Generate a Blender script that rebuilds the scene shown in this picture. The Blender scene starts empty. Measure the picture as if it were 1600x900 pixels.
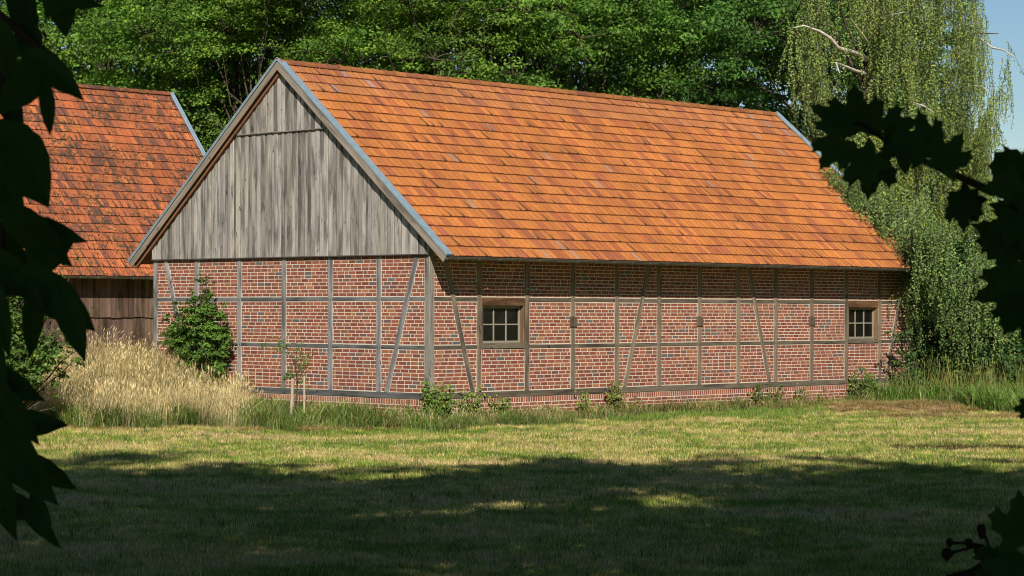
import bpy, math, random
import numpy as np
from mathutils import Matrix, Vector

random.seed(7)
rng = np.random.default_rng(7)
scene = bpy.context.scene
col = scene.collection

# ------------------------------------------------------------------ camera
CAM_H = 2.6
cam_d = bpy.data.cameras.new("camera")
cam = bpy.data.objects.new("camera", cam_d)
col.objects.link(cam)
cam_d.sensor_width = 36.0
cam_d.lens = 3584.0 / 1600.0 * 36.0
cam_d.clip_start = 0.1
cam_d.clip_end = 3000.0
cam.matrix_world = (Matrix.Translation((0, 0, CAM_H)) @ Matrix.Rotation(math.radians(90) + 0.00978, 4, 'X')
                    @ Matrix.Rotation(0.0027, 4, 'Z'))
cam_d.dof.use_dof = True
cam_d.dof.focus_distance = 56.0
cam_d.dof.aperture_fstop = 18.0
scene.camera = cam

# ------------------------------------------------------------------ light
SUN_EL = math.radians(35.2)
SUN_AZ = (0.046, -0.999)
world = bpy.data.worlds.new("World")
scene.world = world
world.use_nodes = True
wn = world.node_tree
bg = wn.nodes["Background"]
sky = wn.nodes.new("ShaderNodeTexSky")
sky.sky_type = 'NISHITA'
sky.sun_disc = False
sky.sun_elevation = SUN_EL
sky.sun_rotation = math.radians(177.4)
sky.air_density = 1.0
sky.dust_density = 0.0
sky.ozone_density = 2.5
hue_ = wn.nodes.new("ShaderNodeHueSaturation")
hue_.inputs['Saturation'].default_value = 1.15
wn.links.new(sky.outputs[0], hue_.inputs['Color'])
wn.links.new(hue_.outputs[0], bg.inputs[0])
bg.inputs[1].default_value = 0.062
sun_d = bpy.data.lights.new("sun", 'SUN')
sun = bpy.data.objects.new("sun", sun_d)
col.objects.link(sun)
sun_d.energy = 4.75
sun_d.angle = math.radians(0.5)
sun_d.color = (1.0, 0.93, 0.82)
sdir = Vector((SUN_AZ[0] * math.cos(SUN_EL), SUN_AZ[1] * math.cos(SUN_EL), math.sin(SUN_EL))).normalized()
sun.rotation_euler = sdir.to_track_quat('Z', 'Y').to_euler()
sun.location = (0, -40, 60)

vs = scene.view_settings
vs.view_transform = 'Standard'
vs.look = 'None'
vs.exposure = 0.28
vs.gamma = 1.0
vs.use_curve_mapping = False
scene.cycles.filter_width = 1.05

# ------------------------------------------------------------------ helpers
def mesh_np(name, V, F, tint=None, grain=None, smooth=False):
    """V (n,3); F list of int arrays (m,k), k = 3, 4 ... ; tint (n,3); grain (n,3)"""
    V = np.asarray(V, np.float32)
    me = bpy.data.meshes.new(name)
    if not isinstance(F, list):
        F = [F]
    F = [np.asarray(f, np.int32) for f in F if len(f)]
    me.vertices.add(len(V))
    me.vertices.foreach_set('co', V.ravel())
    nl = sum(f.size for f in F)
    npoly = sum(len(f) for f in F)
    me.loops.add(nl)
    me.loops.foreach_set('vertex_index', np.concatenate([f.ravel() for f in F]))
    me.polygons.add(npoly)
    tot = np.concatenate([np.full(len(f), f.shape[1], np.int32) for f in F])
    st = np.concatenate([[0], np.cumsum(tot)[:-1]]).astype(np.int32)
    me.polygons.foreach_set('loop_start', st)
    me.polygons.foreach_set('loop_total', tot)
    me.polygons.foreach_set('use_smooth', np.full(npoly, bool(smooth)))
    if tint is not None:
        a = me.attributes.new('tint', 'FLOAT_COLOR', 'POINT')
        t = np.ones((len(V), 4), np.float32)
        t[:, :3] = tint
        a.data.foreach_set('color', t.ravel())
    if grain is not None:
        a = me.attributes.new('grain', 'FLOAT_VECTOR', 'POINT')
        a.data.foreach_set('vector', np.asarray(grain, np.float32).ravel())
    me.update()
    me.validate()
    return me

def link(name, me, mat, parent=None, kind=None, label=None):
    o = bpy.data.objects.new(name, me)
    col.objects.link(o)
    if mat is not None and len(me.materials) == 0:
        me.materials.append(mat)
    if parent is not None:
        o.parent = parent
    if kind:
        o['kind'] = kind
    if label:
        o['label'] = label
    return o

def thing(name, label, cat, loc=(0, 0, 0), rotz=0.0, group=None):
    o = bpy.data.objects.new(name, None)
    col.objects.link(o)
    o.empty_display_size = 0.3
    o.location = loc
    o.rotation_euler = (0, 0, rotz)
    o['label'] = label
    o['category'] = cat
    if group:
        o['group'] = group
    return o

class MB:
    """collects polygons of any size with a tint and a grain coordinate per vertex"""
    def __init__(s):
        s.V = []; s.T = []; s.G = []; s.F = {}; s.n = 0
    def add(s, V, F, tint=(1, 1, 1), grain=None):
        V = np.asarray(V, float)
        k = len(V)
        s.V.append(V)
        t = np.asarray(tint, float)
        s.T.append(np.broadcast_to(t, (k, 3)) if t.ndim == 1 else t)
        s.G.append(V if grain is None else np.asarray(grain, float))
        for f in F:
            s.F.setdefault(len(f), []).append([i + s.n for i in f])
        s.n += k
    def addnp(s, V, F, tint, grain=None):
        s.V.append(V); s.T.append(np.broadcast_to(np.asarray(tint, float), (len(V), 3)))
        s.G.append(V if grain is None else grain)
        s.F.setdefault(F.shape[1], []).extend((F + s.n).tolist())
        s.n += len(V)
    def mesh(s, name, smooth=False):
        return mesh_np(name, np.concatenate(s.V), [np.array(f) for f in s.F.values()],
                       np.concatenate(s.T), np.concatenate(s.G), smooth)
    def build(s, name, mat, parent=None, **k):
        sm = k.pop('smooth', False)
        return link(name, s.mesh(name, sm), mat, parent, **k)

BOXF = [(0, 1, 3, 2), (4, 6, 7, 5), (0, 4, 5, 1), (2, 3, 7, 6), (0, 2, 6, 4), (1, 5, 7, 3)]
def box_verts(o, ax, ay, az):
    o, ax, ay, az = map(lambda q: np.asarray(q, float), (o, ax, ay, az))
    return np.array([o + i * ax + j * ay + k * az for i in (0, 1) for j in (0, 1) for k in (0, 1)])

def cbox(mb, o, ax, ay, az, ch=0.006, tint=(1, 1, 1), jit=0.0):
    """long bar: ax is the length; edges along it chamfered; grain = (along, across, across) + random"""
    o, ax, ay, az = map(lambda q: np.asarray(q, float), (o, ax, ay, az))
    L = np.linalg.norm(ax); wy = np.linalg.norm(ay); wz = np.linalg.norm(az)
    cy = ch / wy; cz = ch / wz
    prof = [(cy, 0), (1 - cy, 0), (1, cz), (1, 1 - cz), (1 - cy, 1), (cy, 1), (0, 1 - cz), (0, cz)]
    nseg = max(1, int(L / 0.7)) if jit > 0 else 1
    V = []; G = []
    r = np.array([random.random() * 50, random.random() * 50, random.random() * 50])
    for s in range(nseg + 1):
        t = s / nseg
        dy = (random.random() - .5) * jit; dz = (random.random() - .5) * jit
        for (p, q) in prof:
            V.append(o + ax * t + ay * p + az * q + (ay / wy * dy + az / wz * dz if 0 < s < nseg else 0))
            G.append(np.array([t * L, p * wy, q * wz]) + r)
    F = []
    for s in range(nseg):
        b = s * 8
        for i in range(8):
            j = (i + 1) % 8
            F.append((b + i, b + j, b + 8 + j, b + 8 + i))
    F.append(tuple(range(8))); e = nseg * 8
    F.append(tuple(e + i for i in range(7, -1, -1)))
    mb.add(V, F, tint, G)

def tube(path, rad, k=6, cap=True):
    path = np.asarray(path, float); n = len(path)
    rad = np.broadcast_to(np.asarray(rad, float), (n,))
    tan = np.gradient(path, axis=0)
    tan /= np.linalg.norm(tan, axis=1)[:, None] + 1e-9
    ref = np.array([0.0, 0, 1]) if abs(tan[:, 2].mean()) < 0.85 else np.array([1.0, 0.1, 0])
    s = np.cross(tan, ref); s /= np.linalg.norm(s, axis=1)[:, None] + 1e-9
    t = np.cross(s, tan)
    a = np.arange(k) * 2 * np.pi / k
    V = path[:, None] + rad[:, None, None] * (np.cos(a)[None, :, None] * s[:, None] + np.sin(a)[None, :, None] * t[:, None])
    V = V.reshape(-1, 3)
    i = np.arange(n - 1)[:, None] * k; j = np.arange(k)[None]
    jn = (j + 1) % k
    F = np.stack([i + j, i + jn, i + k + jn, i + k + j], -1).reshape(-1, 4)
    return V, F

def poly_clip(P, a, b, c):
    """keep a*x+b*y <= c"""
    out = []
    n = len(P)
    for i in range(n):
        p = P[i]; q = P[(i + 1) % n]
        dp = a * p[0] + b * p[1] - c; dq = a * q[0] + b * q[1] - c
        if dp <= 0:
            out.append(p)
        if (dp < 0 < dq) or (dq < 0 < dp):
            t = dp / (dp - dq)
            out.append((p[0] + t * (q[0] - p[0]), p[1] + t * (q[1] - p[1])))
    return out

def area(P):
    return 0.5 * abs(sum(P[i][0] * P[(i + 1) % len(P)][1] - P[(i + 1) % len(P)][0] * P[i][1] for i in range(len(P))))

# ------------------------------------------------------------------ materials
class NT:
    def __init__(s, name):
        s.m = bpy.data.materials.new(name); s.m.use_nodes = True
        s.t = s.m.node_tree; s.t.nodes.clear()
        s.out = s.n('ShaderNodeOutputMaterial')
    def n(s, ty, **k):
        q = s.t.nodes.new(ty)
        for a, b in k.items():
            setattr(q, a, b)
        return q
    def l(s, a, b): s.t.links.new(a, b)
    def val(s, sock, v):
        if isinstance(v, (int, float, tuple, list)):
            if isinstance(v, (tuple, list)) and len(v) == 3 and sock.type == 'RGBA': v = (*v, 1)
            sock.default_value = v
        else: s.l(v, sock)
    def noise(s, vec, scale, detail=4, rough=.55, dist=0):
        q = s.n('ShaderNodeTexNoise')
        q.inputs['Scale'].default_value = scale; q.inputs['Detail'].default_value = detail
        q.inputs['Roughness'].default_value = rough; q.inputs['Distortion'].default_value = dist
        if vec is not None: s.l(vec, q.inputs['Vector'])
        return q.outputs['Fac']
    def mapv(s, vec, sc, loc=(0, 0, 0)):
        q = s.n('ShaderNodeMapping'); q.inputs['Scale'].default_value = sc; q.inputs['Location'].default_value = loc
        s.l(vec, q.inputs['Vector']); return q.outputs[0]
    def ramp(s, fac, stops, interp='LINEAR'):
        q = s.n('ShaderNodeValToRGB'); e = q.color_ramp; e.interpolation = interp
        while len(e.elements) < len(stops): e.elements.new(.5)
        for el, (p, c) in zip(e.elements, stops):
            el.position = p; el.color = (*c, 1) if not isinstance(c, (int, float)) else (c, c, c, 1)
        s.l(fac, q.inputs[0]); return q.outputs[0]
    def mix(s, fac, a, b, mode='MIX'):
        q = s.n('ShaderNodeMix', data_type='RGBA', blend_type=mode)
        s.val(q.inputs[0], fac); s.val(q.inputs[6], a); s.val(q.inputs[7], b); return q.outputs[2]
    def math(s, op, a, b=0.0, clamp=False):
        q = s.n('ShaderNodeMath', operation=op, use_clamp=clamp); s.val(q.inputs[0], a); s.val(q.inputs[1], b); return q.outputs[0]
    def attr(s, name, out='Color'):
        q = s.n('ShaderNodeAttribute', attribute_name=name); return q.outputs[out]
    def bump(s, h, strength=.3, dist=.01):
        q = s.n('ShaderNodeBump'); q.inputs['Strength'].default_value = strength; q.inputs['Distance'].default_value = dist
        s.l(h, q.inputs['Height']); return q.outputs[0]
    def principled(s, base, rough=.8, spec=.3, normal=None, metal=0, **kw):
        q = s.n('ShaderNodeBsdfPrincipled'); s.val(q.inputs['Base Color'], base); s.val(q.inputs['Roughness'], rough)
        q.inputs['Specular IOR Level'].default_value = spec; q.inputs['Metallic'].default_value = metal
        if normal is not None: s.l(normal, q.inputs['Normal'])
        s.l(q.outputs[0], s.out.inputs[0]); return q

def mat_brick():
    m = NT('brick'); P = m.attr('grain', 'Vector')
    c = m.attr('tint')
    n1 = m.noise(P, 30, 5, .7); n2 = m.noise(P, 2.2, 3)
    c = m.mix(1, c, m.ramp(n1, [(.25, .68), (.75, 1.25)]), 'MULTIPLY')
    c = m.mix(1, c, m.ramp(n2, [(.3, .85), (.7, 1.12)]), 'MULTIPLY')
    m.principled(c, .85, .25, m.bump(n1, .5, .004)); return m.m

def mat_mortar():
    m = NT('mortar'); P = m.n('ShaderNodeTexCoord').outputs['Object']
    n = m.noise(P, 60, 5, .7); n2 = m.noise(P, 1.3, 4)
    c = m.mix(m.ramp(n2, [(.35, 0), (.7, 1)]), (.72, .62, .50), (.62, .53, .42))
    c = m.mix(1, c, m.ramp(n, [(.3, .8), (.7, 1.1)]), 'MULTIPLY')
    m.principled(c, .95, .1, m.bump(n, .5, .003)); return m.m

def mat_wood(name, light, mid, dark, streak=(1.0, 14, 14), dk=.5, rough=.85, knots=True):
    m = NT(name); P = m.attr('grain', 'Vector')
    fine = m.noise(m.mapv(P, (2.5, 90, 90)), 1, 5, .6)
    st = m.noise(m.mapv(P, streak), 1, 6, .65, .6)
    big = m.noise(m.mapv(P, (.55, 3, 3)), 1, 4, .6, .4)
    c = m.mix(m.ramp(st, [(.32, 0), (.62, 1)]), mid, light)
    c = m.mix(m.ramp(big, [(dk, 0), (dk + .14, .8)]), c, dark)
    c = m.mix(1, c, m.ramp(fine, [(.3, .72), (.65, 1.15)]), 'MULTIPLY')
    if knots:
        k = m.noise(m.mapv(P, (2.2, 9, 9), (3, 1, 2)), 1, 2, .5, 1.5)
        c = m.mix(m.ramp(k, [(.66, 0), (.72, .85)]), c, tuple(.45 * x for x in dark))
    c = m.mix(1, c, m.attr('tint'), 'MULTIPLY')
    h = m.math('ADD', fine, st)
    m.principled(c, rough, .2, m.bump(h, .45, .005)); return m.m

def mat_tile(name, moss=0.0, dirt=.3):
    m = NT(name); P = m.attr('grain', 'Vector')
    c = m.attr('tint')
    n1 = m.noise(P, 22, 5, .7); n2 = m.noise(P, .55, 4, .6); n3 = m.noise(m.mapv(P, (6, 1.6, 1)), 1.6, 5, .7)
    c = m.mix(1, c, m.ramp(n1, [(.3, .72), (.7, 1.22)]), 'MULTIPLY')
    c = m.mix(1, c, m.ramp(n2, [(.35, .84), (.65, 1.1)]), 'MULTIPLY')
    c = m.mix(m.ramp(n3, [(.54, 0), (.70, dirt)]), c, (.17, .085, .055))
    st_ = m.noise(m.mapv(P, (26, 3.0, 1), (2, 9, 0)), 1, 4, .6)
    c = m.mix(m.ramp(st_, [(.60, 0), (.70, .6)]), c, (.13, .06, .035))
    sp = m.noise(P, 55, 2, .5)
    c = m.mix(m.ramp(sp, [(.70, 0), (.76, .55)]), c, (.42, .38, .33))
    if moss:
        n4 = m.noise(P, 9.0, 5, .75); n5 = m.noise(P, .9, 3)
        q = m.math('ADD', n4, m.math('MULTIPLY', n5, .35))
        c = m.mix(m.ramp(q, [(.79 - moss * .1, 0), (.84 - moss * .1, .92)]), c, (.045, .04, .022))
    m.principled(c, .75, .3, m.bump(n1, .35, .004)); return m.m

def mat_plain(name, base, rough=.6, spec=.4, metal=0, nscale=8, amt=.25, bump=.1):
    m = NT(name); P = m.n('ShaderNodeTexCoord').outputs['Object']
    n = m.noise(P, nscale, 5, .65)
    c = m.mix(1, base, m.ramp(n, [(.3, 1 - amt), (.7, 1 + amt)]), 'MULTIPLY')
    m.principled(c, rough, spec, m.bump(n, bump, .003), metal); return m.m

def mat_leaf(name, trans=.35, rough=.5, spec=.25, tcol=1.0, wn=0.0):
    m = NT(name)
    c = m.attr('tint')
    if wn:
        g = m.n('ShaderNodeNewGeometry').outputs['Position']
        c = m.mix(1, c, m.ramp(m.noise(g, wn, 3), [(.35, .75), (.65, 1.25)]), 'MULTIPLY')
    d = m.n('ShaderNodeBsdfPrincipled'); m.l(c, d.inputs['Base Color'])
    d.inputs['Roughness'].default_value = rough; d.inputs['Specular IOR Level'].default_value = spec
    t = m.n('ShaderNodeBsdfTranslucent')
    tc = m.mix(1, c, (1.15 * tcol, 1.25 * tcol, .5 * tcol), 'MULTIPLY'); m.l(tc, t.inputs['Color'])
    x = m.n('ShaderNodeMixShader'); x.inputs[0].default_value = trans
    m.l(d.outputs[0], x.inputs[1]); m.l(t.outputs[0], x.inputs[2]); m.l(x.outputs[0], m.out.inputs[0])
    return m.m

def field_nodes(m):
    """world-position patch factors shared by the soil and the grass: returns green factor"""
    g = m.n('ShaderNodeNewGeometry').outputs['Position']
    a = m.noise(m.mapv(g, (.22, .40, .3)), 1, 5, .65, .3)
    b = m.noise(m.mapv(g, (1.1, 1.6, 1), (7, 3, 0)), 1, 5, .7)
    return g, m.math('ADD', m.math('MULTIPLY', a, .62), m.math('MULTIPLY', b, .38))

def mat_grass(name, gstops):
    m = NT(name)
    g, f = field_nodes(m)
    q = m.n('ShaderNodeObjectInfo').outputs['Random']
    ff = m.math('ADD', f, m.math('MULTIPLY', m.math('SUBTRACT', q, .5), .20))
    c = m.ramp(ff, gstops)
    c = m.mix(1, c, m.attr('tint'), 'MULTIPLY'); c = m.mix(1, c, m.ramp(m.math('FRACT', m.math('MULTIPLY', q, 17.0)), [(0, .62), (1, 1.35)]), 'MULTIPLY')
    d = m.n('ShaderNodeBsdfPrincipled'); m.l(c, d.inputs['Base Color'])
    d.inputs['Roughness'].default_value = .6; d.inputs['Specular IOR Level'].default_value = .2
    t = m.n('ShaderNodeBsdfTranslucent'); m.l(c, t.inputs['Color'])
    x = m.n('ShaderNodeMixShader'); x.inputs[0].default_value = .3
    m.l(d.outputs[0], x.inputs[1]); m.l(t.outputs[0], x.inputs[2]); m.l(x.outputs[0], m.out.inputs[0])
    return m.m

STRAW = (.66, .545, .205); GREEN = (.24, .35, .048); DGREEN = (.14, .245, .038)
FIELD = [(.36, DGREEN), (.44, GREEN), (.488, (.39, .42, .085)), (.533, STRAW), (.66, (.66, .50, .28))]

def mat_ground():
    m = NT('meadow_soil'); g, f = field_nodes(m)
    n = m.noise(g, 9, 6, .75)
    c = m.ramp(f, [(p, tuple(.75 * x for x in k)) for p, k in FIELD])
    c = m.mix(m.ramp(n, [(.42, .55), (.62, 0)]), c, (.10, .075, .035))
    # bare reddish soil beside the barn's far corner
    def blob(cx, cy, rx, ry):
        v = m.mapv(g, (1 / rx, 1 / ry, 0), (-cx / rx, -cy / ry, 0))
        l = m.n('ShaderNodeVectorMath', operation='LENGTH'); m.l(v, l.inputs[0])
        return m.math('SUBTRACT', m.math('ADD', l.outputs['Value'], m.math('MULTIPLY', m.noise(g, 1.2, 4), .8)), .4)
    for (cx, cy, rx, ry) in ((10.2, 60.0, 2.2, 1.8), (11.0, 56.8, 2.2, .8)):
        c = m.mix(m.ramp(blob(cx, cy, rx, ry), [(.75, .9), (1.05, 0)]), c, (.30, .19, .105))
    m.principled(c, .95, .1, m.bump(n, .8, .03)); return m.m

M_brick = mat_brick(); M_mortar = mat_mortar()
M_tim_g = mat_wood('silvered_timber', (.29, .29, .28), (.15, .15, .15), (.06, .06, .065), dk=.49)
M_tim_l = mat_wood('brown_grey_timber', (.235, .19, .14), (.125, .10, .075), (.05, .04, .032), dk=.52)
M_plank = mat_wood('weathered_plank', (.42, .39, .35), (.27, .25, .228), (.085, .078, .072), (1.3, 20, 20), dk=.47)
M_dplank = mat_wood('dark_plank', (.17, .115, .085), (.085, .055, .04), (.035, .024, .018), (.8, 12, 12), dk=.5)
M_barge = mat_wood('barge_wood', (.35, .31, .265), (.23, .20, .165), (.11, .095, .08), dk=.55)
M_soffit = mat_wood('soffit_wood', (.30, .15, .08), (.20, .09, .05), (.10, .05, .03), dk=.6)
M_tile = mat_tile('orange_tile', 0, .45); M_tile2 = mat_tile('mossy_tile', .9, .5)
M_zinc = mat_plain('zinc', (.30, .40, .46), .45, .5, .35, 5, .15)
M_gutter = mat_plain('gutter_metal', (.13, .115, .09), .5, .5, .4, 5, .3)
M_clip = mat_plain('gutter_clip_metal', (.32, .32, .30), .5, .5, .4, 5, .3)
M_frame = mat_plain('window_paint', (.27, .245, .185), .7, .3, 0, 30, .2)
M_bark = mat_plain('bark', (.075, .06, .042), .95, .1, 0, 14, .5, 1.0)
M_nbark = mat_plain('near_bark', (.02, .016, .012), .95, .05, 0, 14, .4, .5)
M_bbark = mat_plain('birch_bark', (.55, .50, .44), .8, .2, 0, 6, .35, .6)
M_stake = mat_wood('stake_wood', (.50, .42, .30), (.36, .29, .20), (.2, .16, .11), dk=.62, knots=False)
M_ground = mat_ground()
M_oak = mat_leaf('oak_leaf', .32, .5, .25, 1.0, .12)
M_birch = mat_leaf('birch_leaf', .28, .5, .2)
M_bush = mat_leaf('bush_leaf', .3, .45, .3)
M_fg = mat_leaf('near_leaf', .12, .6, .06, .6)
M_grass = mat_grass('mown_grass', [(p, c) for p, c in FIELD])
M_straw = mat_leaf('straw', .3, .6, .1, 1.0, 1.1)
def mat_glass():
    m = NT('dark_glass'); m.principled((.008, .008, .007), .05, .22); return m.m
M_glass = mat_glass()

# ------------------------------------------------------------------ ground
def mound(x, y):
    """height of the ground (m)"""
    h = 0.75 * np.exp(-(((x + 9.6) / 3.2) ** 2 + ((y - 57.0) / 3.0) ** 2) ** 1.3)
    h = h + 0.16 * np.exp(-(((x - 10.3) / 2.3) ** 2 + ((y - 60.6) / 1.3) ** 2) ** 1.5)
    h = h + 0.03 * np.sin(x * .7 + 1) * np.sin(y * .43) + 0.02 * np.sin(x * 1.9 + y * .8)
    return h
def build_ground():
    xs = np.concatenate([[-1500, -500, -150, -60], np.arange(-40, 40.01, .5), [60, 150, 500, 1500]])
    ys = np.concatenate([[-600, -150, -60, -20], np.arange(0, 110.01, .5), [150, 300, 700, 2500]])
    X, Y = np.meshgrid(xs, ys, indexing='ij')
    f = (np.abs(X) < 45) & (Y < 115)
    Z = np.where(f, mound(X, Y), 0)
    V = np.stack([X, Y, Z], -1).reshape(-1, 3)
    nx, ny = len(xs), len(ys)
    i = np.arange(nx - 1)[:, None] * ny + np.arange(ny - 1)[None]
    F = np.stack([i, i + ny, i + ny + 1, i + 1], -1).reshape(-1, 4)
    link('ground', mesh_np('ground', V, F, smooth=True), M_ground, kind='structure')
build_ground()

# ------------------------------------------------------------------ BARN frame of reference
A = 0.75626
NX, NY = -1.8487, 51.336
SA, CA = math.sin(A), math.cos(A)
THETA = math.atan2(CA, SA)
DU, DV = 1.6082, 1.6458
BL, BG = 12 * DU + .07, 6 * DV + .07
def W(u, v, z=0.0):
    return np.array([NX + u * SA - v * CA, NY + u * CA + v * SA, z])

barn = thing('brick_barn', 'half timbered red brick barn with bright orange tiled roof and grey plank gable', 'barn', (NX, NY, 0), THETA)

RAILS = [(.593, .733), (1.716, 1.805), (2.805, 2.90)]
TOPZ = 3.99
PW = .15

def S(side, a, z, out):
    """a point on the long wall ('L', a = u) or the gable ('G', a = v), out = metres proud of the brick face"""
    return np.array([a, -out, z]) if side == 'L' else np.array([-out, a, z])
def Sax(side):
    return (np.array([1., 0, 0]), np.array([0, -1., 0])) if side == 'L' else (np.array([0, 1., 0]), np.array([-1., 0, 0]))

braces = {'L': [((.43, 4.0), (1.40, .733)), ((7.74, 4.0), (6.72, .733)), ((11.59, 4.0), (12.59, .733)), ((18.98, 4.0), (18.01, .733))],
          'G': [((.37, 3.93), (1.38, .733)), ((9.50, 3.93), (8.42, .733))]}
BW = .135
windows = [(DU * 1 + PW / 2, DU * 2 - PW / 2), (DU * 10 + PW / 2, DU * 11 - PW / 2)]

tim = {'L': M_tim_l, 'G': M_tim_g}
def beam(name, side, a0, z0, a1, z1, w, proud=.010, tint=(1, 1, 1), depth=.10, mat=None):
    ax, out = Sax(side)
    p0 = S(side, a0, z0, proud); p1 = S(side, a1, z1, proud)
    d = p1 - p0; n = np.cross(d / np.linalg.norm(d), out)
    mb = MB(); cbox(mb, p0 - n * w / 2, d, n * w, -out * depth, .008, tint, .012)
    return mb.build(name, mat or tim[side], barn)

def tt(lo=.8, hi=1.2, warm=0):
    k = random.uniform(lo, hi); return (k * (1 + warm), k, k * (1 - warm))

for side, n, d in (('L', 12, DU), ('G', 6, DV)):
    for i in range(0 if side == 'G' else 0, n + 1):
        if i == 0 and side == 'G':
            continue
        a = i * d
        w = PW if i else .15
        if i == 0:
            # shared corner post, its two faces proud of both walls
            mb = MB(); cbox(mb, (-.014, -.014, .733), (0, 0, TOPZ - .75), (.164, 0, 0), (0, .164, 0), .01, (1.0, .93, .84), .006)
            mb.build('corner_post', M_tim_g, barn); continue
        if i == n:
            a -= 0.005
        top = 3.93 if side == 'G' else TOPZ
        beam('post', side, a, .733, a, top, w if i < n else .16, .012, tt(.85, 1.2, .03 if side == 'L' else 0))
    for k, (zb, zt) in enumerate(RAILS):
        for i in range(n):
            a0 = i * d + (PW / 2 if i else .152); a1 = (i + 1) * d - PW / 2
            if k == 0: continue
            is_win = side == 'L' and i in (1, 10)
            if is_win: continue
            beam('rail', side, a0, (zb + zt) / 2, a1, (zb + zt) / 2, zt - zb, .009, tt(.5, .75))
    L = BL if side == 'L' else BG
    for j in range(3):
        a0 = L * j / 3 + (.0 if j else (-.014 if side == 'L' else .15)); a1 = L * (j + 1) / 3
        beam('sill_beam', side, a0, .663, a1 - .004, .663, .14, .018, tt(.42, .6) if side == 'G' else tt(.6, .85))
    for (p, q) in braces[side]:
        beam('brace', side, p[0], p[1], q[0], q[1], BW, .018, tt(.95, 1.25))
# top plate under the eave
beam('wall_plate', 'L', 0.0, 4.07, BL, 4.07, .15, .006, (.7, .7, .7))

# wooden anchor blocks on three posts
for i in (3, 6, 9):
    mb = MB(); cbox(mb, (i * DU - .12, -.04, 2.22), (0, 0, .24), (.24, 0, 0), (0, .05, 0), .012, (.62, .55, .5))
    mb.build('anchor_block', M_tim_l, barn)
# pegs
mb = MB()
for side, n, d in (('L', 12, DU), ('G', 6, DV)):
    ax, out = Sax(side)
    for i in range(1, n):
        for zz in (1.76, 2.852):
            for s in (-.035, .035):
                c = S(side, i * d + s, zz + random.uniform(-.01, .01), .012)
                V, F = tube([c, c + out * .012], .011, 5)
                V = np.vstack([V, [c + out * .016]])
                mb.add(V, F.tolist() + [(5 + j, 5 + (j + 1) % 5, 10) for j in range(5)], (.8, .75, .7))
mb.build('peg', M_tim_l, barn, kind='stuff')

# ---- bricks
BRICK_COLS = [(.29, .080, .045), (.25, .066, .040), (.31, .092, .048), (.23, .068, .046), (.27, .078, .048), (.21, .060, .042), (.30, .100, .052)]
def brick_tint():
    r = random.random()
    if r < .032: c = (.125, .105, .10)
    elif r < .10: c = (.17, .085, .07)
    elif r < .13: c = (.36, .13, .06)
    else: c = random.choice(BRICK_COLS)
    k = random.uniform(.85, 1.15); return (c[0] * k * .97, c[1] * k * 1.10, c[2] * k * 1.14)

bricks = []      # (side, polygon, tint, proud)
JT = .0175
def lay(side, poly, z0, z1, a0, a1, proud=0.0, course=None, vertical=False):
    if vertical:
        n = int(round((a1 - a0) / .083)); w = (a1 - a0) / n
        for i in range(n):
            bricks.append((side, [(a0 + i * w + JT / 2, z0), (a0 + (i + 1) * w - JT / 2, z0), (a0 + (i + 1) * w - JT / 2, z1), (a0 + i * w + JT / 2, z1)],
                           tuple(min(1, c * 1.18) for c in brick_tint()), proud))
        return
    n = max(1, int(round((z1 - z0) / .0833))); ch = (z1 - z0) / n
    off = 0
    for r in range(n):
        zb = z0 + r * ch + JT / 2; zt = z0 + (r + 1) * ch - JT / 2
        off = (off + random.choice((.125, .0625, .1875, .125))) % .25
        a = a0 - off
        while a < a1:
            L = .2365 if random.random() < .87 else .1125
            P = [(a, zb), (a + L, zb), (a + L, zt), (a, zt)]
            jz = random.uniform(-.001, .001)
            P = poly_clip(P, 1, 0, a1); P = poly_clip(P, -1, 0, -a0) if len(P) > 2 else P
            for (x, y, c) in poly:
                if len(P) > 2: P = poly_clip(P, x, y, c)
            if len(P) > 2 and area(P) > .0009:
                bricks.append((side, [(q[0], q[1] + jz) for q in P], brick_tint(), proud + random.uniform(-.001, .0015)))
            a += L + JT

MG = .014
for side, n, d in (('L', 12, DU), ('G', 6, DV)):
    for i in range(n):
        a0 = i * d + PW / 2 + MG; a1 = (i + 1) * d - PW / 2 - MG
        if i == 0: a0 = .150 + MG
        for k in range(3):
            if side == 'L' and i in (1, 10) and k == 1: continue
            z0 = RAILS[k][1] + MG; z1 = (RAILS[k + 1][0] - MG) if k < 2 else (4.0 if side == 'L' else 3.93)
            hit = None
            for (p, q) in braces[side]:
                if i * d - .1 < (p[0] + q[0]) / 2 < (i + 1) * d + .1: hit = (p, q)
            if hit is None:
                lay(side, [], z0, z1, a0, a1)
            else:
                (x0, y0), (x1, y1) = hit
                nx, ny = (y0 - y1), -(x0 - x1); l = math.hypot(nx, ny); nx /= l; ny /= l
                c = nx * x0 + ny * y0
                m_ = BW / 2 + MG
                st = random.getstate()
                lay(side, [(nx, ny, c - m_)], z0, z1, a0, a1)
                random.setstate(st)
                lay(side, [(-nx, -ny, -c - m_)], z0, z1, a0, a1)
    L = (BL if side == 'L' else BG)
    lay(side, [], .468, .583, .0, L, .010, vertical=True)
    lay(side, [], -.03, .457, .0, L, .010)

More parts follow.
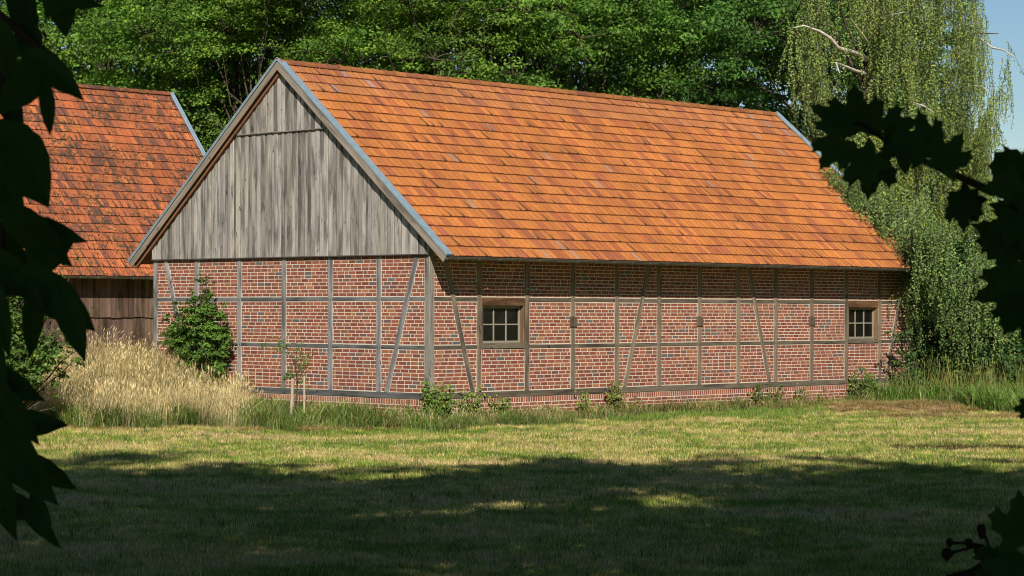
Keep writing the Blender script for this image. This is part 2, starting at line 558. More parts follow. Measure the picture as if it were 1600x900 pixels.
def brick_geo(mb, side, P, tint, proud, origin=(0, 0)):
    n = len(P)
    cx = sum(p[0] for p in P) / n; cz = sum(p[1] for p in P) / n
    V = []
    for (dep, ins) in ((proud, .0035), (proud - .003, 0), (proud - .018, 0)):
        for p in P:
            dx, dz = cx - p[0], cz - p[1]
            V.append(S(side, p[0] + math.copysign(min(ins, abs(dx)), dx) - origin[0], p[1] + math.copysign(min(ins, abs(dz)), dz) - origin[1], dep))
    F = [tuple(range(n))] + [(r * n + i, r * n + (i + 1) % n, (r + 1) * n + (i + 1) % n, (r + 1) * n + i) for r in (0, 1) for i in range(n)]
    V = np.array(V)
    g = V + np.array([S(side, origin[0], origin[1], 0)]) + np.random.rand(3) * 3
    mb.add(V, F, tint, g)

# the 300 that show largest: full bricks in view, nearest the camera (gable side first, clear of the shrubs)
def bscore(b):
    side, P, t, pr = b
    a = sum(p[0] for p in P) / len(P); z = sum(p[1] for p in P) / len(P)
    ar = area(P)
    w = W(a, 0) if side == 'L' else W(0, a)
    f = (CA + SA * w[0] / w[1]) if side == 'G' else (SA - CA * w[0] / w[1])
    s = ar * f / w[1] ** 2
    if z < .8 or (side == 'G' and z > 3.84) or (side == 'L' and z > 3.6): s *= .2
    if side == 'G' and a > 6.5: s *= .2
    return s
bricks.sort(key=bscore, reverse=True)
for b in bricks[:300]:
    mb = MB(); brick_geo(mb, *b); mb.build('brick', M_brick, barn)
mb = MB()
for b in bricks[300:]:
    brick_geo(mb, *b)
mb.build('brick_infill', M_brick, barn, kind='stuff')

# ---- mortar / wall core (front faces sit 5 mm behind the bricks)
mb = MB()
def slab(side, a0, a1, z0, z1, out=-.005, th=.11):
    ax, o = Sax(side)
    mb.add(box_verts(S(side, a0, z0, out), ax * (a1 - a0), np.array([0, 0, z1 - z0]), -o * th), BOXF)
wz0, wz1 = 1.70, 2.85
xs = [0.0, windows[0][0], windows[0][1], windows[1][0], windows[1][1], BL]
for j in range(5):
    if j in (1, 3):
        slab('L', xs[j], xs[j + 1], .0, wz0); slab('L', xs[j], xs[j + 1], wz1, 4.1)
    else:
        slab('L', xs[j], xs[j + 1], 0, 4.1)
slab('G', .116, BG, .0, 3.93)
slab('L', -.006, BL, -.2, .588, .005, .10); slab('G', .106, BG, -.2, .588, .005, .10)
mb.add(box_verts((BL - .11, .116, 0), (.11, 0, 0), (0, BG - .12, 0), (0, 0, 3.9)), BOXF)
mb.add(box_verts((.12, BG - .11, 0), (BL - .24, 0, 0), (0, .11, 0), (0, 0, 3.9)), BOXF)
mb.build('mortar_wall', M_mortar, barn)

# ---- windows
for (a0, a1) in windows:
    dep = .13
    y0 = dep
    wf = MB()
    lin = (.80, .52, .34)
    cbox(wf, (a0 - .0, -.012, 2.70), (a1 - a0, 0, 0), (0, dep + .10, 0), (0, 0, .20), .01, lin)            # lintel
    cbox(wf, (a0, -.020, 1.716), (a1 - a0, 0, 0), (0, dep + .10, 0), (0, 0, .13), .01, (.85, .85, .82))    # sill
    cbox(wf, (a0 + .001, -.010, 1.846), (0, 0, .854), (.05, 0, 0), (0, dep + .08, 0), .01, (.72, .66, .6))
    cbox(wf, (a1 - .061, -.010, 1.846), (0, 0, .854), (.06, 0, 0), (0, dep + .08, 0), .01, (1.15, .9, .68))
    win = wf.build('window', M_tim_l, barn)
    gx0, gx1, gz0, gz1 = a0 + .05, a1 - .06, 1.846, 2.70
    fr = MB(); t = .05
    for (x, z, dx, dz) in ((gx0, gz0, gx1 - gx0, t), (gx0, gz1 - t, gx1 - gx0, t)):
        cbox(fr, (x, y0 - .03, z), (dx, 0, 0), (0, .05, 0), (0, 0, dz), .004)
    for x in (gx0, gx1 - t):
        cbox(fr, (x, y0 - .03, gz0 + t), (0, 0, gz1 - gz0 - 2 * t), (t, 0, 0), (0, .05, 0), .004)
    fr.build('frame', M_frame, win)
    iw = (gx1 - gx0 - 2 * t); ih = gz1 - gz0 - 2 * t
    for j in (1, 2):
        b = MB(); cbox(b, (gx0 + t + iw * j / 3 - .018, y0 - .022, gz0 + t), (0, 0, ih), (.036, 0, 0), (0, .03, 0), .004)
        b.build('glazing_bar', M_frame, win)
    b = MB(); cbox(b, (gx0 + t, y0 - .020, gz0 + t + ih / 2 - .016), (iw, 0, 0), (0, .026, 0), (0, 0, .032), .004)
    b.build('glazing_bar', M_frame, win)
    for j in range(3):
        for k in range(2):
            x = gx0 + t + iw * j / 3; z = gz0 + t + ih * k / 2
            tz = random.uniform(-.006, .006)
            b = MB(); b.add([(x, y0 - .002 + tz, z), (x + iw / 3, y0 - .002 - tz, z), (x + iw / 3, y0 - .002 - tz * .5, z + ih / 2), (x, y0 - .002 + tz * .5, z + ih / 2),
                            (x, y0 + .004, z), (x + iw / 3, y0 + .004, z), (x + iw / 3, y0 + .004, z + ih / 2), (x, y0 + .004, z + ih / 2)],
                           [(0, 1, 2, 3), (7, 6, 5, 4), (0, 4, 5, 1), (1, 5, 6, 2), (2, 6, 7, 3), (3, 7, 4, 0)])
            b.build('pane', M_glass, win)

# ------------------------------------------------------------------ roofs
TILE_PROF = [(0.0, .026), (.06, .025), (.11, .004), (.28, .000), (.42, .005), (.49, .014), (.54, .013), (.58, .002), (.78, .000), (.92, .010), (1.0, .024)]
def tile_pts(w, L, jr=True):
    """local tile: x across, y up the slope, z off the roof; lower edge at y=0"""
    pr = np.array(TILE_PROF)
    X = pr[:, 0] * w * 1.03; Z = pr[:, 1]
    k = len(X)
    zb = .039
    rings = [(0, zb - .024), (0, zb), (L - .085, .014), (L - .055, .012), (L, .006)]
    V = np.concatenate([np.stack([X, np.full(k, y), Z + z], 1) for y, z in rings])
    j = np.arange(k - 1)
    F = np.concatenate([np.stack([r * k + j, r * k + j + 1, (r + 1) * k + j + 1, (r + 1) * k + j], 1) for r in range(len(rings) - 1)])
    return V, F

def roof_slope(owner, O, ux, uy, un, length, slope, rows, tw, mat, tintf, n_single, score, near_first=True):
    O, ux, uy, un = map(lambda q: np.asarray(q, float), (O, ux, uy, un))
    ncol = int(round(length / tw)); tw = length / ncol
    rh = slope / rows
    V0, F0 = tile_pts(tw, rh + .05)
    tiles = []
    for r in range(rows):
        for c in range(ncol):
            tiles.append((r, c))
    cen = np.array([O + ux * (c + .5) * tw + uy * (r + .5) * rh for r, c in tiles])
    order = np.argsort(score(cen)) if n_single else np.arange(len(tiles))
    R = np.random.rand(len(tiles), 5)
    k = len(V0)
    allV = np.empty((len(tiles), k, 3)); allT = np.empty((len(tiles), k, 3)); allG = np.empty((len(tiles), k, 3))
    meshes = []
    for i, (r, c) in enumerate(tiles):
        a = (R[i, 0] - .5) * .045
        x = V0[:, 0] + V0[:, 1] * a + (R[i, 1] - .5) * .006; y = V0[:, 1] + (R[i, 2] - .5) * .012; z = V0[:, 2] + (R[i, 3] - .4) * .013 * (1 - V0[:, 1] / (rh + .05)) + (V0[:, 0] / tw - .5) * (R[i, 4] - .5) * .014
        base = O + ux * c * tw + uy * r * rh
        allV[i] = base + x[:, None] * ux + y[:, None] * uy + z[:, None] * un
        allT[i] = tintf(r, c, cen[i])
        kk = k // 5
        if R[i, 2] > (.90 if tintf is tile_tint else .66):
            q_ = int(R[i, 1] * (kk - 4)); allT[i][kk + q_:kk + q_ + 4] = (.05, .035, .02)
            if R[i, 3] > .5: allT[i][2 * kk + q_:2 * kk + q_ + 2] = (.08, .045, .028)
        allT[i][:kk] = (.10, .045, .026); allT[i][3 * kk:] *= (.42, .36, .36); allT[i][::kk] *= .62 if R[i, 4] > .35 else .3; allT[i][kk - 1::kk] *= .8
        allG[i] = np.stack([x + c * tw, y + r * rh, z + R[i, 1] * .3], 1)
    singles = set(order[:n_single].tolist())
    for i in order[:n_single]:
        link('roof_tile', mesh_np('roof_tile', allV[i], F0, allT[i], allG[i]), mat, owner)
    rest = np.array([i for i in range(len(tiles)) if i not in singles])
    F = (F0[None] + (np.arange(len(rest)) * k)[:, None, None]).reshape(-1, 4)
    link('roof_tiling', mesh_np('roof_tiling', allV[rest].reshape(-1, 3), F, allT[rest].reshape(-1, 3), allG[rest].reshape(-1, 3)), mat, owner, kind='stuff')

def tile_tint(r, c, p):
    q = random.random()
    if q < .55: k = (.47, .165, .040)
    elif q < .8: k = (.42, .143, .040)
    elif q < .92: k = (.37, .112, .040)
    elif q < .985: k = (.33, .105, .048)
    else: k = (.38, .20, .12)
    f = random.uniform(.90, 1.10)
    if r >= 17: f *= .92; k = (k[0], k[1] * 1.08, k[2] * 1.4)
    return np.array(k) * f
def tile_tint2(r, c, p):
    q = random.random()
    if q < .5: k = (.42, .118, .040)
    elif q < .75: k = (.34, .105, .042)
    elif q < .9: k = (.46, .145, .042)
    else: k = (.20, .068, .045)
    f = random.uniform(.82, 1.15); return np.array(k) * f

def build_roof(owner, L0, L1, v_e, v_r, z_e, z_r, rows, mat, tintf, singles, world_of, rear=True, tw=.203):
    sl = math.hypot(v_r - v_e, z_r - z_e)
    uy = np.array([0, (v_r - v_e) / sl, (z_r - z_e) / sl]); un = np.array([0, -uy[2], uy[1]])
    def score(C):
        ww = np.array([world_of(*c) for c in C])
        s = ww[:, 1] + np.where(np.abs(ww[:, 0] / ww[:, 1]) > .215, 30, 0)
        if tintf is tile_tint2:
            s = s + np.where(ww[:, 0] / ww[:, 1] < -.18, 20, 0) + np.where(ww[:, 0] / ww[:, 1] > -.155, 20, 0)
        return s
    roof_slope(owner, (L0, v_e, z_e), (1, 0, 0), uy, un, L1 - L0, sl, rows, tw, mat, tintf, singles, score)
    if rear:
        v2 = 2 * v_r - v_e
        uy2 = np.array([0, -(v_r - v_e) / sl, (z_r - z_e) / sl]); un2 = np.array([0, uy2[2], -uy2[1]])
        un2 = np.array([0, uy[2], uy[1]])
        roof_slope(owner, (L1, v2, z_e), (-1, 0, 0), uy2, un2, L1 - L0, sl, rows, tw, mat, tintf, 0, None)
    # deck under the tiles
    mb = MB()
    for sgn, ve in ((1, v_e), (-1, 2 * v_r - v_e)):
        uyy = np.array([0, uy[1] * sgn, uy[2]]); unn = np.array([0, -uy[2] * sgn, uy[1]])
        mb.add(box_verts(np.array([L0 + .01, ve, z_e]) - unn * .05 + uyy * .02, (L1 - L0 - .02, 0, 0), uyy * (sl - .06), unn * .03), BOXF, (1, 1, 1))
    mb.build('roof_deck', M_soffit, owner)
    # ridge tiles
    n = int((L1 - L0) / .375); st = (L1 - L0) / n
    a = np.linspace(-.15, np.pi + .15, 8)
    for i in range(n):
        x0 = L0 + i * st - .015; R0, R1 = .128, .100
        t = np.array(tintf(0, 0, None)) * .8 + np.array([.0, .012, .012])
        V = []
        for (x, rr) in ((x0, R0 - .016), (x0, R0), (x0 + .05, R0), (x0 + .06, R0 - .012), (x0 + st + .03, R1)):
            for q in a:
                V.append((x, v_r + rr * math.cos(q) * 1.05, z_r - .005 + rr * math.sin(q) * .95 + random.uniform(-.002, .002)))
        k = len(a)
        F = [(s * k + j, s * k + j + 1, (s + 1) * k + j + 1, (s + 1) * k + j) for s in range(4) for j in range(k - 1)]
        m_ = MB(); m_.add(V, F, t); m_.build('ridge_tile', mat, owner)
    return uy, un, sl

OV, OF, OE = .23, .21, .70
ZR, ZE = 8.556 - .075, 3.857 - .075
VR = BG / 2
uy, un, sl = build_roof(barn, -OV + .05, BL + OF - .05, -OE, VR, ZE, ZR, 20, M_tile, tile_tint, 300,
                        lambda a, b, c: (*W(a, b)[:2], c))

def verge(owner, u, out, v_e, v_r, z_e, z_r, far=False, w=.20, lo=0.0):
    """zinc cover strip on top of the roof edge and the barge boards below it, both slopes"""
    sl = math.hypot(v_r - v_e, z_r - z_e)
    for sgn in (1, -1):
        ve = v_e if sgn > 0 else 2 * v_r - v_e
        d = np.array([0, sgn * (v_r - v_e), z_r - z_e]); dn = d / sl
        nn = np.array([0, -dn[2] * sgn * 1.0, abs(dn[1])])
        if sgn < 0: nn = np.array([0, dn[2], abs(dn[1])])
        o = np.array([u, ve, z_e]) - dn * .03
        mb = MB()
        cbox(mb, o + nn * .045, d + dn * .06, np.array([-out * (w if not far else .13), 0, 0]), nn * .055, .008, (1, 1, 1))
        cbox(mb, o + nn * .10 , d + dn * .10, np.array([-out * .022, 0, 0]), nn * .018, .004, (1, 1, 1))
        mb.build('verge_flashing', M_zinc, owner)
        mb = MB()
        cbox(mb, o - nn * .125 + np.array([out * -.012, 0, 0]), d + dn * .03, np.array([-out * .032, 0, 0]), nn * .155, .004, (.95, .9, .86) if sgn > 0 else (.85, .78, .7), .004)
        mb.build('barge_board', M_barge, owner)
        if not far:
            mb = MB()
            cbox(mb, o - nn * .19 + dn * .05 + np.array([-out * .10, 0, 0]), d - dn * .1, np.array([-out * .07, 0, 0]), nn * .12, .004, (.8, .8, .8), .004)
            mb.build('verge_rafter', M_soffit, owner)
verge(barn, -OV, -1, -OE, VR, ZE, ZR)
verge(barn, BL + OF, 1, -OE, VR, ZE, ZR, True)
# rafters under the deep eave
mb = MB()
for i in range(25):
    x = .1 + i * (BL - .2) / 24
    cbox(mb, np.array([x - .05, -OE + .12, ZE + .1]) - un * .19, uy * 1.4, (.10, 0, 0), un * .12, .006, tt(.6, .9))
mb.build('eave_rafters', M_soffit, barn, kind='stuff')

def gutter(owner, L0, L1, v, z, r=.068):
    a = np.linspace(np.pi, 2 * np.pi, 8)
    V = []; 
    for x in (L0, L1):
        for rr in (r, r - .005):
            for q in a:
                V.append((x, v + rr * math.cos(q), z + rr * math.sin(q)))
    k = 8; F = []
    for j in range(k - 1):
        F += [(j, j + 1, 2 * k + j + 1, 2 * k + j), (k + j, k + j + 1, 3 * k + j + 1, 3 * k + j), (j, j + 1, k + j + 1, k + j), (2 * k + j, 2 * k + j + 1, 3 * k + j + 1, 3 * k + j)]
    mb = MB(); mb.add(V, F)
    Vt, Ft = tube([(L0, v - r, z), (L1, v - r, z)], .011, 6); mb.addnp(Vt, Ft, (1, 1, 1))
    mb.add([(L0, v + r * math.cos(q), z + r * math.sin(q)) for q in a], [tuple(range(8))])
    mb.build('gutter', M_gutter, owner)
    n = int((L1 - L0) / .66)
    for i in range(n):
        x = L0 + .3 + i * .66
        V = [(x + dx, v + (r + .006) * math.cos(q), z + (r + .006) * math.sin(q)) for dx in (0, .03) for q in a]
        m_ = MB(); m_.add(V, [(j, j + 1, k + j + 1, k + j) for j in range(k - 1)]); m_.build('gutter_clip', M_clip, owner)
gutter(barn, -OV + .02, BL + OF - .02, -OE - .06, ZE - .005)
# downpipe
Vp, Fp = tube([(BL + .02, -OE - .05, 3.72), (BL + .02, -OE - .05, 3.62), (BL + .02, -.35, 3.4), (BL + .02, -.09, 3.25), (BL + .02, -.09, 3.1), (BL + .02, -.09, 1.6), (BL + .02, -.09, .05)], .045, 10)
link('downpipe', mesh_np('downpipe', Vp, Fp, np.ones((len(Vp), 3)), smooth=True), M_zinc, barn)

# ---- gable planks (clipped by the rake)
def rake_planks(owner, z0, z1f, v0, v1, u, mat, slope_a, slope_b, wmin, wmax, depths, col_f, name='plank', th=.02, zjit=0):
    v = v0; i = 0
    while v < v1 - .01:
        w = random.uniform(wmin, wmax); w = min(w, v1 - v)
        P = [(v + .004, z0 + random.uniform(-zjit, zjit)), (v + w - .004, z0 + random.uniform(-zjit, zjit)), (v + w - .004, 20), (v + .004, 20)]
        for (a, b, c) in z1f: 
            if len(P) > 2: P = poly_clip(P, a, b, c)
        if len(P) > 2 and area(P) > .003:
            dep = depths[i % len(depths)] + random.uniform(0, .003)
            n = len(P); r = np.random.rand(3) * 40
            V = []; G = []
            for (d_, ins) in ((dep + th, .004), (dep + th - .004, 0), (dep, 0)):
                cx = sum(p[0] for p in P) / n
                for p in P:
                    V.append((u - d_, p[0] + math.copysign(ins, cx - p[0]), p[1])); G.append((p[1] + r[0], p[0] - v + r[1], d_ + r[2]))
            F = [tuple(range(n))] + [(q * n + j, q * n + (j + 1) % n, (q + 1) * n + (j + 1) % n, (q + 1) * n + j) for q in (0, 1) for j in range(n)]
            mb = MB(); mb.add(V, F, col_f(), G); mb.build(name, mat, owner)
        v += w; i += 1
tanr = (ZR - ZE) / (VR + OE)
zlow = ZE - .16   # underside line of the roof at v=-OE
def rk(off):   # z <= line on both slopes
    return [(-tanr, 1, zlow + off + tanr * OE), (tanr, 1, zlow + off + tanr * (BG + OE))]
def pc():
    k = random.uniform(.68, 1.2); return (k, k * random.uniform(.97, 1.01), k * random.uniform(.92, 1.02))
rake_planks(barn, 3.865, rk(0) + [(0, 1, 6.88)], -.03, BG + .03, -.008, M_plank, 0, 0, .085, .165, (.0, .018), pc)
rake_planks(barn, 6.86, rk(0), .9, BG - .9, -.038, M_plank, 0, 0, .085, .165, (.0, .016), pc)
mb = MB(); cbox(mb, (-.085, 3.75 - .45, 6.835), (0, 3.3 + .0, 0), (.05, 0, 0), (0, 0, .028), .004, (.6, .58, .55)); mb.build('drip_board', M_plank, barn)
for (ua, ub, c_) in ((-.004, .016, .3), (BL - .02, BL, .5)):
    mb = MB(); mb.add([(ua, -.02, 3.9), (ua, BG + .02, 3.9), (ua, VR, ZR - .25), (ub, -.02, 3.9), (ub, BG + .02, 3.9), (ub, VR, ZR - .25)], [(0, 1, 2), (5, 4, 3), (0, 3, 4, 1), (1, 4, 5, 2), (2, 5, 3, 0)], (c_, c_, c_))
    mb.build('gable_backing', M_plank, barn)
mb = MB(); cbox(mb, (-.075, -.03, 3.835), (0, BG + .06, 0), (.06, 0, 0), (0, 0, .03), .004, (.3, .28, .26)); mb.build('gable_beam', M_tim_g, barn)

# ------------------------------------------------------------------ second barn
B2V = 20.3
barn2 = thing('plank_barn', 'older dark plank barn with steep mossy orange roof at the left', 'barn', tuple(W(0, B2V)), THETA)
HW2, ZE2, ZR2 = 5.12, 3.60, 9.90
L0_2, L1_2 = -9.0, 12.75
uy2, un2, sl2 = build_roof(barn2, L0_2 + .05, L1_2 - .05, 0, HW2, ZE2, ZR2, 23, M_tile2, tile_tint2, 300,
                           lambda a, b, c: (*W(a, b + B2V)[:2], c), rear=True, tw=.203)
verge(barn2, L1_2, 1, 0, HW2, ZE2, ZR2, True)
verge(barn2, L0_2, -1, 0, HW2, ZE2, ZR2, True)
gutter(barn2, L0_2, L1_2, -.06, ZE2 - .01)
def pc2():
    k = random.uniform(.6, 1.5); return (k, k * random.uniform(.9, 1.0), k * random.uniform(.85, 1.0))
def wall2(z0, z1, out, wmin, wmax, jit, x0=L0_2 + .3, x1=L1_2 - .4):
    x = x0
    while x < x1:
        w = random.uniform(wmin, wmax)
        mb = MB(); zb = z0 + random.uniform(-jit, jit); 
        cbox(mb, (x + .003, .55 - out + random.uniform(-.006, .006), zb), (0, 0, z1 - zb), (w - .006, 0, 0), (0, .022, 0), .004, pc2(), .004)
        mb.build('plank', M_dplank, barn2); x += w
wall2(2.35, 4.15, .05, .16, .26, .02)
wall2(0.0, 2.42, .0, .14, .24, .0)
mb = MB()
mb.add(box_verts((L0_2 + .3, .60, 0), (L1_2 - L0_2 - .7, 0, 0), (0, 2 * HW2 - 1.2, 0), (0, 0, 4.1)), BOXF, (.35, .35, .35))
mb.build('wall_core', M_dplank, barn2)
mb = MB(); cbox(mb, (9.2, .50, 1.86), (2.3, 0, 0), (0, .03, 0), (0, 0, .05), .004, (1.6, 1.3, 1.1)); mb.build('door_rail', M_dplank, barn2)

# ------------------------------------------------------------------ foliage generators
def leaf_quads(C, N, size, asp, tint, fold=.25, up=None):
    """C centres (n,3), N normals (n,3): a folded diamond leaf each. returns V,F,T"""
    n = len(C)
    N = N / (np.linalg.norm(N, axis=1)[:, None] + 1e-9)
    a = rng.normal(size=(n, 3)) if up is None else up
    t = np.cross(N, a); t /= np.linalg.norm(t, axis=1)[:, None] + 1e-9
    s = np.cross(N, t)
    if up is not None: t, s = s, t
    h = (size * .5)[:, None]; w = h * asp
    V = np.stack([C - t * h, C + s * w + t * h * .1 + N * w * fold, C + t * h, C - s * w + t * h * .1 + N * w * fold], 1).reshape(-1, 3)
    F = (np.arange(n) * 4)[:, None] + np.array([0, 1, 2, 3])[None]
    F = np.concatenate([F[:, [0, 1, 2]], F[:, [0, 2, 3]]])
    return V, F, np.repeat(tint, 4, axis=0)

def hue(n, base, var=.25, yel=.06):
    t = np.array(base)[None] * (1 + (rng.random((n, 1)) - .5) * 2 * var)
    y = rng.random((n, 1)) < yel
    return np.where(y, t * np.array([[2.0, 1.5, .9]]), t)

def crown_mesh(name, centres, radii, per, size, asp, base, var, tone=None, flat=.75, yel=.05):
    """leaf clumps: each clump is a squashed ball whose leaves sit on its outer, upper side"""
    Cs, Ns, Sz, Tn = [], [], [], []
    mid = centres.mean(0)
    for i in range(len(centres)):
        n = int(per * (radii[i] / radii.mean()) ** 2)
        d = rng.normal(size=(n, 3)); d /= np.linalg.norm(d, axis=1)[:, None]
        d[:, 2] = np.where(d[:, 2] < -.2, -d[:, 2] * .6, d[:, 2])
        r = radii[i] * (rng.random(n) ** .45)[:, None]
        p = centres[i] + d * r * np.array([1, 1, flat])
        out = centres[i] - mid; out = out / (np.linalg.norm(out) + 1e-6)
        nn = d * .7 + out * .35 + np.array([0, 0, .55]) + rng.normal(size=(n, 3)) * .55
        Cs.append(p); Ns.append(nn); Sz.append(size * rng.uniform(.7, 1.25, n))
        k = (1 if tone is None else tone[i])
        Tn.append(hue(n, base, var, yel) * k)
    V, F, T = leaf_quads(np.concatenate(Cs), np.concatenate(Ns), np.concatenate(Sz), asp, np.concatenate(Tn))
    return mesh_np(name, V, F, T)

def wood_mesh(name, limbs, k=7):
    Vs, Fs, n = [], [], 0
    for (path, rad, kk) in limbs:
        V, F = tube(path, rad, kk); Vs.append(V); Fs.append(F + n); n += len(V)
    V = np.concatenate(Vs)
    return mesh_np(name, V, np.concatenate(Fs), np.ones((len(V), 3)), smooth=True)

def bend(p0, p1, sag, n=6, wob=.0):
    t = np.linspace(0, 1, n)[:, None]
    P = p0 + (p1 - p0) * t + np.array([0, 0, 1]) * (np.sin(t * np.pi) * sag)
    if wob: P[1:-1] += rng.normal(size=(n - 2, 3)) * wob
    return P

def oak(variant, H=19, R=6.0, zb=3.5, nclump=950, per=82, leaf=.155, base=(.10, .185, .026), zmin=0):
    # boughs first, then clumps round them, so that the outline is lumpy
    nb = 44
    ph = rng.random(nb) * 2 * np.pi; hh = rng.random(nb)
    prof = np.sin(np.clip(hh * .85 + .12, 0, 1) * np.pi) ** .55
    rr = R * prof * rng.uniform(.3, 1.0, nb) ** .8
    bc = np.stack([np.cos(ph) * rr, np.sin(ph) * rr, zb + (H - zb) * (hh * .93 + .02)], 1)
    which = rng.integers(0, nb, nclump)
    off = rng.normal(size=(nclump, 3)); off /= np.linalg.norm(off, axis=1)[:, None]
    C = bc[which] + off * (rng.random((nclump, 1)) ** .4) * np.array([2.3, 2.3, 1.7])
    C[:, 2] = np.maximum(C[:, 2], zmin)
    rad = rng.uniform(.45, .95, nclump)
    tone = (rng.uniform(.75, 1.25, nb))[which][:, None] * rng.uniform(.85, 1.15, (nclump, 1))
    crown = crown_mesh('oak_crown', C, rad, per, leaf, .62, base, .3, tone)
    limbs = []
    tp = np.array([[0, 0, -.2], [.05, .1, 2.5], [.15, -.05, 5], [0, .1, 8], [.1, 0, H * .6], [0, 0, H * .85]])
    limbs.append((tp, [.34, .25, .18, .13, .07, .02], 10))
    for i in range(nb):
        z0 = min(max(zb * .7 + (bc[i, 2] - zb) * .65, 2.5), H * .75)
        p0 = np.array([0, 0, z0]); limbs.append((bend(p0, bc[i], -.4, 7, .12), np.linspace(.06, .015, 7), 6))
    for i in range(0, nclump, 3):
        limbs.append((bend(bc[which[i]], C[i], .1, 4, .05), np.linspace(.035, .01, 4), 4))
    return crown, wood_mesh('oak_trunk', limbs)

OAKS = [oak(i, base=b_) for i, b_ in enumerate([(.100, .205, .027), (.130, .230, .030), (.072, .165, .030)])]
def place_tree(kind, name, label, cat, x, y, s, rz, group=None, mats=None, sx=1.0, meshes=None):
    t = thing(name, label, cat, (x, y, 0), rz, group)
    t.scale = (s * sx, s * sx, s)
    cr, tr = meshes or OAKS[kind]
    link('crown', cr, M_oak, t); link('trunk', tr, M_bark, t)
    return t

bgt = [(-23.5, 88, 1.05, 0, "leafy oak behind the left end of the mossy orange roof"),
       (-16.5, 93, 1.1, 1, "leafy oak rising behind the ridge of the mossy orange roof"),
       (-10.5, 87, 1.0, 0, "leafy oak filling the gap between the two roofs"),
       (-4.5, 92, 1.1, 1, "leafy oak behind the near end of the long orange ridge"),
       (1.2, 87, 1.02, 0, "leafy oak behind the middle of the long orange ridge, left of the darker one"),
       (-9.6, 84.5, .82, 1, "smaller bright oak in front, just left of the gable peak"),
       (-1.6, 85.5, .88, 1, "smaller bright oak in front, above the near third of the long ridge"),
       (6.6, 90, 1.12, 2, "darker leafy oak behind the right half of the long orange ridge"),
       (11.4, 86, 1.0, 2, "leafy oak beside the birch, behind the far end of the long orange ridge")]
for i, (x, y, s, k, lab) in enumerate(bgt):
    place_tree(k, 'oak_tree', lab, 'tree', x, y, s, i * 1.9 + .4, 'oaks in a row behind the barns')
for i, (x, y, s, k) in enumerate([(-27, 101, 1.2, 2), (-19.5, 104, 1.2, 0), (-13, 100, 1.15, 1), (-9.8, 102, 1.2, 0), (-5.0, 100, 1.2, 1), (0.2, 104, 1.2, 2), (4.2, 102, 1.15, 1), (9.6, 101, 1.15, 2), (14.5, 99, .9, 1)]):
    place_tree(k, 'oak_tree', 'second row oak seen only through gaps in the oaks behind the barns', 'tree', x, y, s, i * 2.3, 'second row of oaks behind the barns')
for i, (x, y, s, k, lab) in enumerate([(37, 150, .72, 0, 'small distant tree at the right edge below the open sky'), (31.5, 158, .55, 1, 'low distant tree seen just right of the birch'),
                                       (26, 155, .45, 2, 'low distant tree showing through the gaps of the birch')]):
    place_tree(k, 'distant_tree', lab, 'tree', x, y, s, i * 2.0, None, sx=1.3)

# trees at the photographer's side, whose shade covers the near meadow
def shade(x, y, s, k, lab, sx=1.0):
    place_tree(k, 'shade_tree', lab, 'tree', x, y, s, x * 1.3 + y, 'trees out of frame whose shade covers the near meadow', sx=sx)
SH = [oak(9, H=18.3, R=6.0, zb=8.2, nclump=n_, per=60, leaf=.30, zmin=6.6) for n_ in (350, 350, 170, 620)]
def shade(x, y, s, k, lab, h=1.0, w=1.0):
    t = place_tree(0, 'shade_tree', lab, 'tree', x, y, s, x * 1.3 + y, 'trees out of frame whose shade covers the near meadow', meshes=SH[k])
    t.scale = (s * w, s, s * h)
for i, (x, y, s, k, h) in enumerate([(-4.3, 12.5, 1.0, 0, .98), (4.2, 12.3, 1.0, 1, .98), (-11.5, 13.0, 1.0, 1, .95), (11.7, 12.6, 1.0, 0, .96), (-19, 12.5, 1.05, 0, .95), (19.5, 12.5, 1.05, 1, .95), (27, 12, 1.1, 0, .9), (-27, 12, 1.1, 1, .9),
                                  (-4, 4.0, 1.0, 2, 1.15), (4.4, 3.6, 1.0, 2, 1.15), (-11.5, 3.5, 1.0, 0, 1.15), (12, 3.5, 1.0, 1, 1.15),
                                  (1.0, -5.6, 1.0, 3, .86), (-4.5, -6.5, 1.0, 3, .86), (6.5, -6.5, 1.0, 3, .86), (0, -13.0, 1.2, 0, 1.2), (-9, -5, 1.2, 1, 1.2), (9, -5.5, 1.2, 0, 1.2), (-17, -4, 1.2, 0, 1.2), (17, -4, 1.2, 1, 1.2)]):
    shade(x, y, s, k, 'tall leafy tree outside the frame shading the near meadow', h, 1.2 if y > 12 else 1.0)
for i, (x, y, s, k) in enumerate([(37, 40, .9, 0), (40, 50, 1.0, 1), (38, 61, .95, 2), (41, 72, 1.0, 0), (40, 84, 1.0, 1)]):
    place_tree(k, 'field_oak', 'oak right of the frame, mirrored in the barn windows', 'tree', x, y, s, i * 1.7, 'oaks along the field edge right of the frame')

